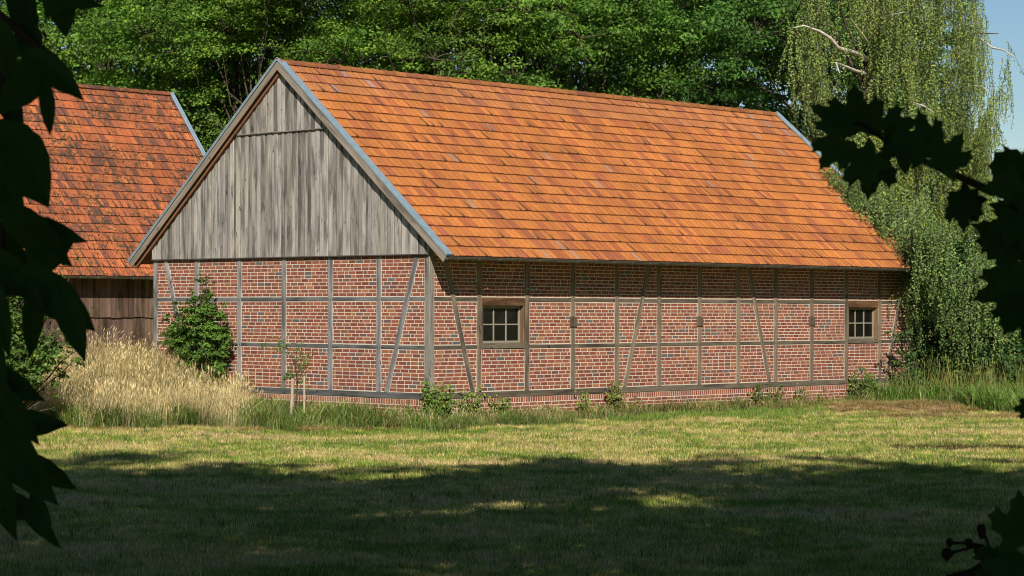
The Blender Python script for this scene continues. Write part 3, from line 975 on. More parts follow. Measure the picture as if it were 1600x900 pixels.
# ------------------------------------------------------------------ weeping birch
def build_birch():
    root = W(22.3, 4.2)
    t = thing('weeping_birch', 'tall weeping birch with pale limbs hanging over the far end of the orange roof', 'tree', (root[0], root[1], 0))
    bx, by = root[0], root[1]
    def px(x, y, Y):   # picture direction to a point at distance Y, relative to the trunk base
        return np.array([(x - 800) / 3584 * Y - bx, Y - by, CAM_H + (485 - y) / 3584 * Y])
    Y0 = by
    limbs = []
    trunk = np.array([[0, 0, -.2], px(1395, 500, Y0), px(1385, 380, Y0), px(1362, 240, Y0), px(1354, 150, Y0), px(1352, 95, Y0), px(1368, 0, Y0), px(1385, -90, Y0), px(1400, -190, Y0)])
    limbs.append((trunk, [.26, .22, .2, .17, .15, .13, .11, .08, .03], 9))
    white = []
    white.append((np.array([px(1352, 92, Y0), px(1338, 84, Y0 - .4), px(1320, 80, Y0 - .8), px(1305, 76, Y0 - 1.1), px(1292, 62, Y0 - 1.3), px(1275, 52, Y0 - 1.5), px(1250, 44, Y0 - 1.7), px(1232, 48, Y0 - 1.8)]), [.07, .06, .05, .045, .04, .03, .02, .01], 6))
    white.append((np.array([px(1350, 115, Y0), px(1330, 110, Y0 - .5), px(1312, 104, Y0 - .9), px(1300, 101, Y0 - 1.2), px(1304, 118, Y0 - 1.3)]), [.05, .04, .03, .025, .01], 6))
    white.append((np.array([px(1357, 72, Y0 - .3), px(1345, 58, Y0 - .9), px(1330, 42, Y0 - 1.2), px(1320, 33, Y0 - 1.4)]), [.03, .03, .02, .01], 5))
    white.append((np.array([px(1395, 30, Y0 - 1), px(1375, 28, Y0 - 1.3), px(1405, 23, Y0 - 1.5)]), [.03, .02, .01], 5))
    white.append((np.array([px(1530, 60, Y0 - .5), px(1545, 75, Y0 - 1), px(1560, 80, Y0 - 1.2), px(1575, 93, Y0 - 1.3)]), [.03, .025, .02, .01], 5))
    white.append((np.array([px(1495, 147, Y0 - 1), px(1510, 135, Y0 - 1.3), px(1525, 136, Y0 - 1.4), px(1540, 150, Y0 - 1.4)]), [.01, .025, .025, .01], 5))
    white.append((np.array([px(1425, 160, Y0 - 1.4), px(1437, 166, Y0 - 1.5), px(1450, 178, Y0 - 1.5)]), [.02, .02, .01], 5))
    white = [(w_ + np.array([0, -1.0, 0]) * np.linspace(.25, 1, len(w_))[:, None], [q * 1.25 for q in r_], k_) for w_, r_, k_ in white]
    for (x, y) in ((1250, 20), (1300, -10), (1450, 0), (1500, 20), (1560, 50), (1420, 100), (1480, 130), (1530, 120), (1330, 160), (1450, 220), (1520, 230), (1380, 260), (1340, 280), (1470, 300)):
        dpt = Y0 + random.uniform(-1.5, 1.8)
        limbs.append((bend(trunk[4] if y < 150 else trunk[3], px(x, y, dpt), .6, 7, .1), np.linspace(.08, .012, 7), 5))
    link('trunk', wood_mesh('birch_trunk', limbs), M_bark, t)
    for w_ in white:
        link('limb', wood_mesh('birch_limb', [w_]), M_bbark, t)
    # hanging twigs: start points over the crown, each twig falls and carries small leaves
    C, N, U, T, Sz = [], [], [], [], []
    tw = []
    def strands(n, xr, yr, lr, base, dr=(-2.3, 2.5), leaf=.070, dens=.038, edge=None):
        left_ = 0
        for _ in range(n):
            if left_ <= 0:
                cx = random.uniform(*xr); cy = random.uniform(*yr); cD = Y0 + random.uniform(*dr); cL = random.uniform(*lr); left_ = random.randint(5, 13); tone = random.uniform(.6, 1.3)
            left_ -= 1
            x = cx + random.gauss(0, 8); y = cy + random.gauss(0, 11)
            if edge and not edge(x, y): continue
            D = cD + random.gauss(0, .22)
            L = cL * random.uniform(.6, 1.1)
            p = px(x, y, D)
            sw = rng.normal(size=2) * .22
            m = max(6, int(L / dens))
            tt_ = np.linspace(0, 1, m)
            out = np.sin(tt_ * 1.6) * .25
            P = np.stack([p[0] + sw[0] * out * 4 + rng.normal(size=m) * .026, p[1] + sw[1] * out * 4 + rng.normal(size=m) * .026, p[2] - tt_ * L], 1)
            P = P[P[:, 2] > .35]
            # keep clear of the barn walls
            if len(P) < 4: continue
            m = len(P)
            C.append(P + rng.normal(size=(m, 3)) * .022)
            nn = rng.normal(size=(m, 3)) * .6 + np.array([0, -.8, .45]); N.append(nn)
            T.append(hue(m, base, .28, .04) * tone * random.uniform(.85, 1.15)); Sz.append(leaf * rng.uniform(.7, 1.3, m))
            tw.append(P[:: max(1, m // 5)])
    BY = (.24, .32, .085); BG_ = (.17, .27, .075); BD = (.075, .13, .035)
    def up_edge(x, y):
        # the right outline of the crown: bulges and notches
        r = 1530 + 55 * max(0, min(1, (y - 10) / 60)) - (25 if 180 < y < 330 else 0)
        if 1432 < x < 1485 and 25 < y < 78: return random.random() < .12
        if 1295 < x < 1350 and 70 < y < 108: return random.random() < .15
        if 1240 < x < 1352 and -70 < y - (x - 1240) * .42 < 60 and y < 90 and random.random() < .45: return False
        l = 1228 if y < 90 else 1215 + (y - 60) * .62
        return l < x < r
    strands(1750, (1225, 1590), (-170, 60), (1.0, 2.8), BY, edge=lambda x, y: up_edge(x, max(y, 0)))
    strands(950, (1235, 1575), (40, 200), (.8, 2.4), BY, edge=up_edge)
    strands(900, (1290, 1545), (170, 330), (.8, 2.4), (.22, .28, .06), edge=lambda x, y: x > 1235 + (y - 120) * .62)
    strands(800, (1330, 1560), (270, 420), (.8, 2.2), BG_, edge=lambda x, y: x > 1245 + (y - 120) * .62 and not (1408 < x < 1432 and 305 < y < 385 and random.random() < .8))
    vx = lambda y: 1214 + (y - 176) * 1.0
    near = lambda x: 69.0 - (x - 1214) / 241 * 3.9 - .8 - Y0
    for _ in range(78):
        y = random.uniform(262, 400); x = vx(y) + random.uniform(-30 if y > 290 else -10, 60) + (y - 300) * .12 + 14 * math.sin(y * .11)
        if y > 330 and x < vx(y) - 10 and random.random() < .75: continue
        strands(9, (x, x + .01), (y, y + .01), (.25, .9) if x < vx(y) else (.5, 1.8), BG_, dr=(near(x) - .5, near(x)))
    strands(190, (1425, 1480), (300, 430), (.6, 2.0), BG_, dr=(-7.6, -5.6))
    strands(520, (1400, 1570), (370, 500), (.6, 1.9), BG_, dr=(-6.5, -3.0), edge=lambda x, y: x > 1418 or y < 440)
    V, F, TT = leaf_quads(np.concatenate(C), np.concatenate(N), np.concatenate(Sz), .62, np.concatenate(T))
    link('crown', mesh_np('birch_crown', V, F, TT), M_birch, t)
    Vs, Fs, n = [], [], 0
    for P in tw:
        if len(P) < 3: continue
        V, F = tube(P, .005, 3); Vs.append(V); Fs.append(F + n); n += len(V)
    V = np.concatenate(Vs)
    link('twigs', mesh_np('birch_twigs', V, np.concatenate(Fs), np.ones((len(V), 3))), M_bark, t, kind='stuff')
build_birch()

# ------------------------------------------------------------------ bushes
def bush(name, label, cat, base, pts, rads, per, leaf, colr, stems=6, mat=None, var=.3, asp=.6, yel=.05, flat=.85, stem_r=.025):
    t = thing(name, label, cat, tuple(base))
    pts = np.asarray(pts, float) - np.array(base); rads = np.asarray(rads, float)
    C, R, wh = [], [], []
    for p, r in zip(pts, rads):
        n = max(3, int(14 * r * r / .16))
        o = rng.normal(size=(n, 3)); o /= np.linalg.norm(o, axis=1)[:, None]
        C.append(p + o * r * .75 * (rng.random((n, 1)) ** .4)); R.append(np.full(n, min(.24, r * .5)) * rng.uniform(.6, 1.3, n))
    C = np.concatenate(C); R = np.concatenate(R)
    link('foliage', crown_mesh(name + '_foliage', C, R, per, leaf, asp, colr, var, rng.uniform(.7, 1.3, (len(C), 1)), flat, yel), mat or M_bush, t)
    limbs = []
    for i in range(0, len(pts)):
        limbs.append((bend(np.array([rng.normal() * .08, rng.normal() * .08, -.1]), pts[i], .1, 6, .03), np.linspace(stem_r, .006, 6), 5))
    for i in range(0, len(C), 4):
        j = np.argmin(np.linalg.norm(pts - C[i], axis=1))
        limbs.append((bend(pts[j], C[i], .02, 3), [.008, .006, .003], 4))
    link('stems', wood_mesh(name + '_stems', limbs), M_bark, t)
    return t

def at(x, y, Y):
    """world point seen at picture position (x, y of 1600x900) at distance Y"""
    return np.array([(x - 800) / 3584 * Y, Y, CAM_H + (485 - y) / 3584 * Y])

# shrub against the gable wall
def vline(x, y, out):  # point in front of the gable (out metres from it) at picture position
    lo, hi = 0, 14
    for _ in range(40):
        m_ = (lo + hi) / 2; w = W(-out, m_)
        if 800 + 3584 * w[0] / w[1] > x: lo = m_
        else: hi = m_
    w = W(-out, lo); return np.array([w[0], w[1], CAM_H + (485 - y) / 3584 * w[1]])
pp = [(312, 590, .5, .35), (330, 560, .6, .42), (300, 560, .5, .38), (285, 535, .5, .40), (315, 525, .6, .42), (340, 530, .6, .35), (300, 500, .6, .35),
      (325, 495, .6, .33), (270, 520, .4, .25), (262, 500, .3, .16), (310, 478, .5, .27), (322, 462, .5, .25), (316, 446, .5, .19), (314, 430, .5, .10), (322, 436, .5, .10), (345, 500, .5, .2), (352, 550, .5, .22),
      (340, 590, .6, .25), (350, 475, .5, .10), (300, 455, .4, .12), (275, 480, .3, .15), (335, 445, .4, .08), (362, 535, .4, .12)]
g = vline(322, 600, .6); g[2] = 0
bush('climbing_shrub', 'dense dark green shrub climbing the left part of the brick gable', 'shrub', g,
     [vline(x, y, o) for x, y, o, r in pp], [r * 1.12 for *_, r in pp], 60, .085, (.10, .19, .03), yel=.03)

# fruit tree at far left behind the near leaves
pp = [(40, 590, 49, .5), (75, 560, 49, .5), (10, 560, 49, .6), (100, 535, 49, .35), (50, 530, 49, .45), (20, 500, 49, .5), (60, 490, 49, .4), (120, 560, 49, .25), (90, 590, 49.3, .25),
      (30, 450, 49, .5), (60, 420, 49.2, .35), (85, 415, 49.2, .25), (20, 410, 49.2, .35), (95, 440, 49, .2), (120, 480, 49, .22), (140, 490, 49, .12), (120, 410, 49, .12), (40, 395, 49, .25),
      (-10, 600, 49, .6), (-20, 480, 49, .8), (-40, 400, 49, .8), (80, 605, 49, .2), (82, 640, 49, .1), (90, 620, 49, .12), (0, 620, 49, .4), (135, 540, 49, .1)]
bush('fruit_tree', 'bright green fruit tree at the far left with yellowish fruit among its leaves', 'tree', (-11.0, 49.6, 0),
     [at(x, y, Y) for x, y, Y, r in pp], [r for *_, r in pp], 36, .10, (.10, .175, .035), yel=.06, stem_r=.04)

# mass of shrub below the birch
pp = [(1440, 580, 66, .7), (1480, 575, 66, .7), (1430, 540, 66, .65), (1470, 530, 66, .75), (1520, 560, 66, .7), (1500, 520, 67, .7), (1440, 500, 67, .6), (1480, 480, 67, .7),
      (1430, 600, 64.5, .45), (1410, 590, 64, .35), (1415, 560, 64, .35), (1410, 525, 63.6, .28), (1395, 520, 63, .18), (1385, 519, 62.8, .12), (1440, 450, 67, .6), (1500, 450, 68, .7), (1540, 480, 68, .6), (1540, 520, 68, .6),
      (1560, 560, 67, .7), (1590, 550, 67, .7), (1610, 520, 68, .7), (1580, 580, 66, .6), (1450, 410, 68, .6), (1490, 400, 68, .6), (1530, 430, 68, .5), (1610, 480, 70, .8), (1630, 560, 67, .8)]
bush('hazel_bush', 'large dark green bush under the birch, hiding the far corner of the brick wall', 'bush', (12.3, 66.2, 0),
     [at(x, y, Y) for x, y, Y, r in pp], [r for *_, r in pp], 44, .11, (.062, .125, .032), yel=.02, stem_r=.05)

# small plants along the foot of the walls
def foot_u(x, out):
    lo, hi = -1, 21
    for _ in range(40):
        m_ = (lo + hi) / 2; w = W(m_, -out)
        if 800 + 3584 * w[0] / w[1] < x: lo = m_
        else: hi = m_
    return W(lo, -out)
def climber(name, label, x, top, width, side='L', colr=(.12, .19, .035), n=7, leaf=.085, group=None):
    b = foot_u(x, .3) if side == 'L' else vline(x, 600, .35)
    b[2] = 0
    t = thing(name, label, 'plant', tuple(b), 0, group)
    Y = b[1]; H = CAM_H + (485 - top) / 3584 * Y
    C, N, T, Sz, limbs = [], [], [], [], []
    for i in range(n):
        h = H * (1.0 if i == 0 else random.uniform(.45, .95)); dx = random.uniform(-1, 1) * width / 3584 * Y
        a = random.uniform(0, 6.28)
        P = bend(np.array([rng.normal() * .05, rng.normal() * .03, 0]), np.array([dx, -random.uniform(0, .15), h]), 0, 8, .03)
        P[:, 2] = np.linspace(0, h, 8)
        limbs.append((P, np.linspace(.012, .003, 8), 4))
        m = int(h / .020); tt_ = rng.random(m) ** .9
        base = np.stack([np.interp(tt_, np.linspace(0, 1, 8), P[:, j]) for j in range(3)], 1)
        C.append(base + rng.normal(size=(m, 3)) * np.array([.075, .06, .04])); N.append(rng.normal(size=(m, 3)) * .5 + np.array([0, -.6, .5]))
        T.append(hue(m, colr, .3, .10) * random.uniform(.75, 1.25)); Sz.append(leaf * rng.uniform(.6, 1.3, m))
    V, F, TT = leaf_quads(np.concatenate(C), np.concatenate(N), np.concatenate(Sz), .7, np.concatenate(T))
    link('foliage', mesh_np(name + '_foliage', V, F, TT), M_bush, t); link('stems', wood_mesh(name + '_stems', limbs), M_bark, t)
LG = (.15, .23, .04)
climber('creeper', 'bright green creeper on the near corner post of the brick barn', 676, 586, 13, colr=LG, n=15)
climber('creeper', 'leafy creeper just right of the near corner, under the first leaning brace', 697, 596, 10, colr=LG, n=9)
climber('creeper', 'creeper below the left edge of the near window', 738, 604, 20, colr=LG, n=14)
climber('creeper', 'low creeper below the middle of the near window', 782, 614, 18, colr=LG, n=10)
climber('creeper', 'single creeper with a dark bare stem against the plinth, right of the near window', 914, 606, 6, colr=LG, n=4)
climber('tall_weed', 'tall yellowish weed by the plinth below the second leaning brace', 962, 594, 13, colr=(.17, .19, .045), n=10)
climber('tall_weed', 'lower yellowish weed right of the tallest one by the plinth', 988, 612, 10, colr=(.16, .18, .045), n=6)
climber('tall_weed', 'dark leafy weed by the plinth below the third leaning brace', 1192, 596, 12, colr=(.10, .15, .035), n=9)
climber('tall_weed', 'leafy weed by the plinth between the third brace and the far window', 1214, 600, 10, colr=(.11, .16, .035), n=6)
climber('tall_weed', 'thin weed by the plinth left of the far window', 1255, 598, 8, colr=(.15, .18, .045), n=5)
climber('tall_weed', 'small weed at the plinth below the third anchor block', 1282, 608, 8, colr=(.13, .17, .04), n=4)
climber('tall_weed', 'leafy weed directly below the far window', 1340, 572, 14, colr=(.12, .18, .04), n=14)
climber('tall_weed', 'broad weed right of the far window at the wall foot', 1368, 580, 16, colr=(.10, .17, .035), n=14)
climber('tall_weed', 'broad weed at the far corner of the long wall', 1395, 590, 16, colr=(.10, .17, .035), n=14)

# young tree between two stakes
sb = vline(462, 600, 1.9); sb[2] = 0
t = thing('sapling', 'thin young tree with a few leaves tied between two stakes before the gable', 'sapling', tuple(sb))
def srel(x, y): 
    Y = sb[1]; return at(x, y, Y) - sb
stem = np.array([[0, 0, -.05], srel(463, 640), srel(465, 600), srel(462, 570), srel(464, 545), srel(463, 530)])
limbs = [(stem, [.014, .013, .012, .009, .006, .003], 5)]
ends = [(478, 594), (482, 578), (432, 540), (408, 541), (448, 590), (430, 530), (475, 535), (487, 555), (440, 605), (480, 610)]
C, N, T, Sz = [], [], [], []
for (x, y) in ends:
    e = srel(x, y); e[1] += random.uniform(-.2, .2)
    o = stem[random.choice((2, 3, 3, 4))]
    P = bend(o, e, .12, 5, .01); limbs.append((P, np.linspace(.006, .002, 5), 4))
    m = 34; f = rng.random(m) * .7 + .35
    q = np.stack([np.interp(f, np.linspace(0, 1, 5), P[:, j]) for j in range(3)], 1)
    C.append(q + rng.normal(size=(m, 3)) * .045)
m = 80; f = rng.random(m) * .75 + .25
C.append(np.stack([np.interp(f, np.linspace(0, 1, 6), stem[:, j]) for j in range(3)], 1) + rng.normal(size=(m, 3)) * .06)
C = np.concatenate(C); m = len(C)
V, F, TT = leaf_quads(C, rng.normal(size=(m, 3)) * .6 + np.array([0, -.5, .6]), .075 * rng.uniform(.6, 1.2, m), .55, hue(m, (.10, .16, .035), .3, .1))
link('foliage', mesh_np('sapling_foliage', V, F, TT), M_bush, t); link('stem', wood_mesh('sapling_stem', limbs), M_bark, t)
for (x, ytop, yb, lab, lean) in ((455, 592, 658, 'left wooden stake beside the young tree, the thicker one', .05), (476, 588, 657, 'right wooden stake beside the young tree, thin and upright', 0)):
    Y = 50.8
    b = at(x, yb, Y); b[2] = 0; top = at(x + lean * 60, ytop, Y)
    t = thing('wooden_stake', lab, 'stake', tuple(b), 0, 'stakes beside the young tree')
    mb = MB(); d = top - b
    V, F = tube([np.array([0, 0, -.1]), d * .33, d * .66, d], .034 if lean else .024, 7)
    mb.addnp(V, F, (1, 1, 1), V[:, [2, 0, 1]]); mb.add(np.array([V[-7 + i] for i in range(7)]), [tuple(range(7))])
    mb.build('post_shaft', M_stake, t)

# ------------------------------------------------------------------ grass (geometry-nodes scatter of tufts)
def tuft(name, n, h, spread, w, lean, base, var, seg=1, head=None, flat=0.0):
    V, F, T = [], [], []
    k = 0
    for i in range(n):
        a = random.uniform(0, 6.283); r = spread * math.sqrt(random.random())
        b = np.array([math.cos(a) * r, math.sin(a) * r, -.01])
        hh = h * random.uniform(.5, 1.25); l = lean * random.uniform(.2, 1.4); q = random.uniform(0, 6.283)
        d = np.array([math.cos(q), math.sin(q), 0]); s = np.array([-d[1], d[0], 0]) * w * random.uniform(.6, 1.3)
        c = np.array(base) * (1 + random.uniform(-var, var))
        if isinstance(base[0], (tuple, list)): c = np.array(random.choice(base)) * (1 + random.uniform(-var, var))
        if seg == 1:
            V += [b - s, b + s, b + d * l * hh + np.array([0, 0, hh * (1 - flat)])]; F.append((k, k + 1, k + 2)); T += [c * .8, c * .8, c * 1.1]; k += 3
        else:
            m1 = b + d * l * hh * .3 + np.array([0, 0, hh * .6 * (1 - flat)]); top = b + d * l * hh + np.array([0, 0, hh * (1 - flat * .7)])
            V += [b - s, b + s, m1 + s * .8, m1 - s * .8, top]; F += [(k, k + 1, k + 2), (k, k + 2, k + 3), (k + 3, k + 2, k + 4)]; T += [c * .75, c * .75, c, c, c * 1.1]; k += 5
            if head:
                e = d * l * hh * .18 + np.array([0, 0, head * random.uniform(.7, 1.2)])
                sw = s / (np.linalg.norm(s) + 1e-9) * .009
                V += [top - e * .2, top + e * .4 + sw, top + e, top + e * .4 - sw]; F += [(k, k + 1, k + 2), (k, k + 2, k + 3)]
                hc = np.array((1.12, 1.08, 1.0)) * c; T += [hc] * 4; k += 4
    return mesh_np(name, np.array(V), np.array(F), np.array(T))

def scatter(name, pts, scl, mats, tufts, label, cat):
    """one object whose geometry nodes put a tuft on every point"""
    n = len(pts)
    me = bpy.data.meshes.new(name); me.vertices.add(n); me.vertices.foreach_set('co', pts.astype(np.float32).ravel())
    a = me.attributes.new('scl', 'FLOAT', 'POINT'); a.data.foreach_set('value', scl.astype(np.float32))
    a = me.attributes.new('rot', 'FLOAT', 'POINT'); a.data.foreach_set('value', (rng.random(n) * 6.283).astype(np.float32))
    a = me.attributes.new('idx', 'INT', 'POINT'); a.data.foreach_set('value', rng.integers(0, len(tufts), n).astype(np.int32))
    o = bpy.data.objects.new(name, me); col.objects.link(o)
    o['kind'] = 'stuff'; o['label'] = label; o['category'] = cat
    c = bpy.data.collections.new(name + '_tufts')
    for i, tm in enumerate(tufts):
        tm.materials.append(mats)
        q = bpy.data.objects.new('%s_tuft_%02d' % (name, i), tm); c.objects.link(q)
    g = bpy.data.node_groups.new(name, 'GeometryNodeTree')
    g.interface.new_socket('Geometry', in_out='INPUT', socket_type='NodeSocketGeometry'); g.interface.new_socket('Geometry', in_out='OUTPUT', socket_type='NodeSocketGeometry')
    I = g.nodes.new('NodeGroupInput'); O = g.nodes.new('NodeGroupOutput')
    ci = g.nodes.new('GeometryNodeCollectionInfo'); ci.inputs['Collection'].default_value = c
    ci.inputs['Separate Children'].default_value = True; ci.inputs['Reset Children'].default_value = True
    ip = g.nodes.new('GeometryNodeInstanceOnPoints'); ip.inputs['Pick Instance'].default_value = True
    def at_(nm, ty):
        q = g.nodes.new('GeometryNodeInputNamedAttribute'); q.data_type = ty; q.inputs[0].default_value = nm
        return [s for s in q.outputs if s.enabled and s.name == 'Attribute'][0]
    cx = g.nodes.new('ShaderNodeCombineXYZ')
    g.links.new(I.outputs[0], ip.inputs['Points']); g.links.new(ci.outputs[0], ip.inputs['Instance'])
    g.links.new(at_('idx', 'INT'), ip.inputs['Instance Index']); g.links.new(at_('scl', 'FLOAT'), ip.inputs['Scale'])
    g.links.new(at_('rot', 'FLOAT'), cx.inputs[2]); g.links.new(cx.outputs[0], ip.inputs['Rotation'])
    g.links.new(ip.outputs[0], O.inputs[0])
    md = o.modifiers.new('scatter', 'NODES'); md.node_group = g
    return o

def local_uv(P):
    dx, dy = P[:, 0] - NX, P[:, 1] - NY
    return dx * SA + dy * CA, -dx * CA + dy * SA
def in_barn(P, m=0.05):
    u, v = local_uv(P)
    return (u > -m) & (u < BL + m) & (v > -m) & (v < BG + m)

def rand_pts(n, y0, y1, half=.255, pw=1.6):
    # denser near the camera
    t = rng.random(n); Y = (y0 ** (1 - pw) + t * (y1 ** (1 - pw) - y0 ** (1 - pw))) ** (1 / (1 - pw))
    X = (rng.random(n) * 2 - 1) * half * Y
    return np.stack([X, Y, mound(X, Y)], 1)
def bare(P):
    return ((((P[:, 0] - 10.2) / 2.4) ** 2 + ((P[:, 1] - 60.0) / 2.0) ** 2) < .8) | ((((P[:, 0] - 11.0) / 2.4) ** 2 + ((P[:, 1] - 56.8) / .9) ** 2) < .8)

P = rand_pts(70000, 20, 66)
P = P[~in_barn(P, .02)]; P = P[~(bare(P) & (rng.random(len(P)) < .85))]
tf = [tuft('grass_tuft', 40, .070, .13, .0055, .8, (1.0, 1.0, 1.0), .5) for _ in range(6)]
scatter('mown_grass', P, rng.uniform(.6, 1.35, len(P)), M_grass, tf, 'short mown meadow grass, part straw coloured and part green', 'grass')

nz0 = lambda P: np.sin(P[:, 0] * .9 + 1) * np.cos(P[:, 1] * .8) * .5 + .5 * np.sin(P[:, 0] * 2.3 - P[:, 1] * 1.7)
P = rand_pts(5200, 21, 62); P = P[~in_barn(P, .1) & ~bare(P)]
P = P[(nz0(P) > -.1)]
th = [tuft('tall_tuft', 16, .12, .09, .006, .8, [(.10, .20, .035), (.16, .24, .06), (.40, .34, .16)], .3, 2) for _ in range(4)]
scatter('coarse_grass', P, rng.uniform(.5, 1.3, len(P)), M_straw, th, 'coarser green grass blades standing out of the mown meadow', 'grass')
GRN = [(.10, .20, .035), (.14, .24, .045), (.08, .16, .03)]
STR = [(.60, .50, .30), (.68, .58, .37), (.50, .40, .22), (.44, .36, .19)]
RED = [(.46, .29, .15), (.38, .22, .11), (.55, .40, .22), (.20, .24, .07)]
# lush green fringe in front of the long wall and left patches
def band(n, f):
    P = rand_pts(n, 44, 68, .25, 1.01); u, v = local_uv(P)
    return P[f(P, u, v) & ~in_barn(P, .03)]
nz = lambda P, s, o: .4 * np.sin(P[:, 0] * s + o) * np.cos(P[:, 1] * s * 1.3 + o * 2) + .3 * np.sin((P[:, 0] * 1.3 + P[:, 1]) * s * 1.9 + o) + .35 * np.sin(P[:, 0] * s * 4.1 + o * 3) * np.cos(P[:, 1] * s * 3.3)
P = band(26000, lambda P, u, v: (v < 0) & (v > -2.8 - .8 * np.sin(u * .9)) & (u > 4.5) & (P[:, 0] < 10) & (rng.random(len(P)) < np.clip(1.3 + v * .3, .1, .85)) & (v < -.5))
P = P[~(bare(P))]
tg = [tuft('green_tuft', 30, .15, .18, .006, .7, [(.14, .26, .04), (.18, .30, .05), (.30, .32, .10)], .3, 2) for _ in range(4)]
scatter('green_fringe_grass', P, rng.uniform(.5, 1.1, len(P)), M_straw, tg, 'longer bright green grass along the foot of the long brick wall', 'grass')
# mixed tall grass before the gable
P = band(52000, lambda P, u, v: (u < 3.2) & (P[:, 1] > 49.7 + .35 * np.sin(P[:, 0] * 1.7) + .3 * np.sin(P[:, 0] * 4.3)) & (P[:, 0] > -11.2) & (v > -1.6) & (u > -8.5) & (v < 16))
w = nz(P, 1.1, .7)
Pg = P[(w > -.45) & (rng.random(len(P)) < .45)]
Ps = P[(w <= .55) & (rng.random(len(P)) < np.where(P[:, 0] < -6.0, .24, .07))]
tg2 = [tuft('tussock', 36, .42, .17, .008, .95, [(.12, .21, .04), (.17, .26, .055), (.22, .28, .08), (.42, .35, .17)], .35, 2) for _ in range(4)]
scatter('green_tussocks', Pg, rng.uniform(.4, 1.25, len(Pg)) * (1.0 + .5 * nz(Pg, 1.2, 3.0)) * np.where(Pg[:, 0] < -1.5, 1, .7), M_straw, tg2, 'green tussocky grass growing before the brick gable', 'grass')
ts = [tuft('straw_tuft', 22, .62, .16, .0045, .45, STR, .2, 2, .10) for _ in range(4)]
scatter('dry_grass', Ps, rng.uniform(.4, 1.0, len(Ps)) * np.where(Ps[:, 0] < -6.0, 1, .66) + .35 * (Ps[:, 0] < -6.2), M_straw, ts, 'thin dry grass stalks mixed into the tussocks before the gable', 'grass')
# tall straw on the mound at left
P = rand_pts(30000, 49, 66, .25, 1.01)
P = P[(((P[:, 0] + 9.9) / 3.35) ** 2 + ((P[:, 1] - 56.6) / 4.6) ** 2 < 1 + .25 * nz(P, 2.1, 1.0)) & ~in_barn(P, .1)]
P2 = P[(rng.random(len(P)) < .45) & (nz(P, 2.6, 2.2) > -.42)]
Pm = P[rng.random(len(P)) < .12]
tl = [tuft('tall_straw', 30, 1.0, .24, .0034, .62, STR, .32, 2, .085) for _ in range(6)]
scatter('tall_straw_grass', P2, rng.uniform(.35, 1.15, len(P2)) * (.86 + .3 * nz(P2, 1.7, .2)) * np.clip(1.0 - (P2[:, 0] + 8.3) * .28, .35, 1), M_straw, tl, 'tall golden straw grass on the bank left of the gable', 'grass')
P = rand_pts(16000, 49.6, 54, .25, 1.01); P = P[(P[:, 0] < -6.5) & (P[:, 0] > -11.5) & (P[:, 1] < 52.3 + .5 * np.sin(P[:, 0] * 2.3)) & (P[:, 1] > 49.9 + .35 * np.sin(P[:, 0] * 1.9 + 1) + .3 * np.sin(P[:, 0] * 5.1)) & (nz(P, 1.6, 2.0) > -.1)]
Pb = P[rng.random(len(P)) < .6]
tb = [tuft('bank_tuft', 36, .42, .16, .008, .7, [(.08, .18, .04), (.11, .22, .05), (.07, .14, .03)], .25, 2) for _ in range(4)]
scatter('green_bank_grass', Pb, rng.uniform(.35, 1.0, len(Pb)) * (.65 + .5 * nz(Pb, 2.3, .3)), M_straw, tb, 'lush green grass at the foot of the straw covered bank', 'grass')
scatter('green_stalks_in_straw', Pm, rng.uniform(.6, 1.9, len(Pm)), M_straw, [tuft('stalk_tuft', 14, .42, .2, .008, .6, [(.16, .24, .06), (.22, .27, .08), (.12, .20, .05)], .3, 2) for _ in range(3)], 'green stems growing up through the golden straw grass', 'grass')
Pw = np.array([W(random.uniform(.3, BL), -random.uniform(.06, .75)) for _ in range(1500)] + [W(-random.uniform(.08, .9), random.uniform(0, 7)) for _ in range(700)])
Pw = Pw[nz(Pw, 1.5, 1.1) > -.12]
scatter('wall_foot_weeds', Pw, rng.uniform(.25, 1.1, len(Pw)), M_straw, [tuft('foot_tuft', 22, .36, .16, .010, .8, [(.12, .20, .045), (.17, .24, .06), (.45, .36, .18), (.34, .25, .12)], .3, 2) for _ in range(5)], 'ragged weeds and dry stems along the foot of the brick walls', 'weeds')
# reddish dry litter
P = rand_pts(24000, 47, 63, .25, 1.01)
k1 = (P[:, 0] < -2.5) & (P[:, 1] > 49.2) & (P[:, 1] < 50.7 + .3 * np.sin(P[:, 0] * 3)) & (nz(P, 1.3, 4.0) > -.2)
k2 = bare(P)
u_, v_ = local_uv(P)
k3 = (v_ < -.1) & (v_ > -1.0) & (u_ > 6) & (u_ < 15) & (rng.random(len(P)) < .5)
P = P[(k1 | (k2 & (nz(P, 1.9, 1.0) > -.25)) | k3) & ~in_barn(P, .02)]
tr_ = [tuft('litter_tuft', 30, .20, .2, .006, 1.5, RED, .3, 2, None, .65) for _ in range(4)]
scatter('dry_litter', P[:9000], rng.uniform(.5, 1.2, len(P[:9000])), M_straw, tr_, 'reddish brown dried cuttings lying on the ground', 'cuttings')
P = np.stack([rng.uniform(7.3, 9.9, 260), 43.3 + rng.normal(size=260) * .16, np.zeros(260)], 1); P[:, 1] += (P[:, 0] - 8.6) * -.25; P[:, 2] = mound(P[:, 0], P[:, 1])
scatter('mowing_ridge', P, rng.uniform(.3, .85, 260), M_straw, [tuft('ridge_tuft', 24, .16, .16, .007, 1.0, [(.10, .15, .03), (.16, .12, .06), (.22, .15, .08)], .3, 2) for _ in range(3)], 'low ridge of dark uncut stems left across the meadow at the right', 'cuttings')
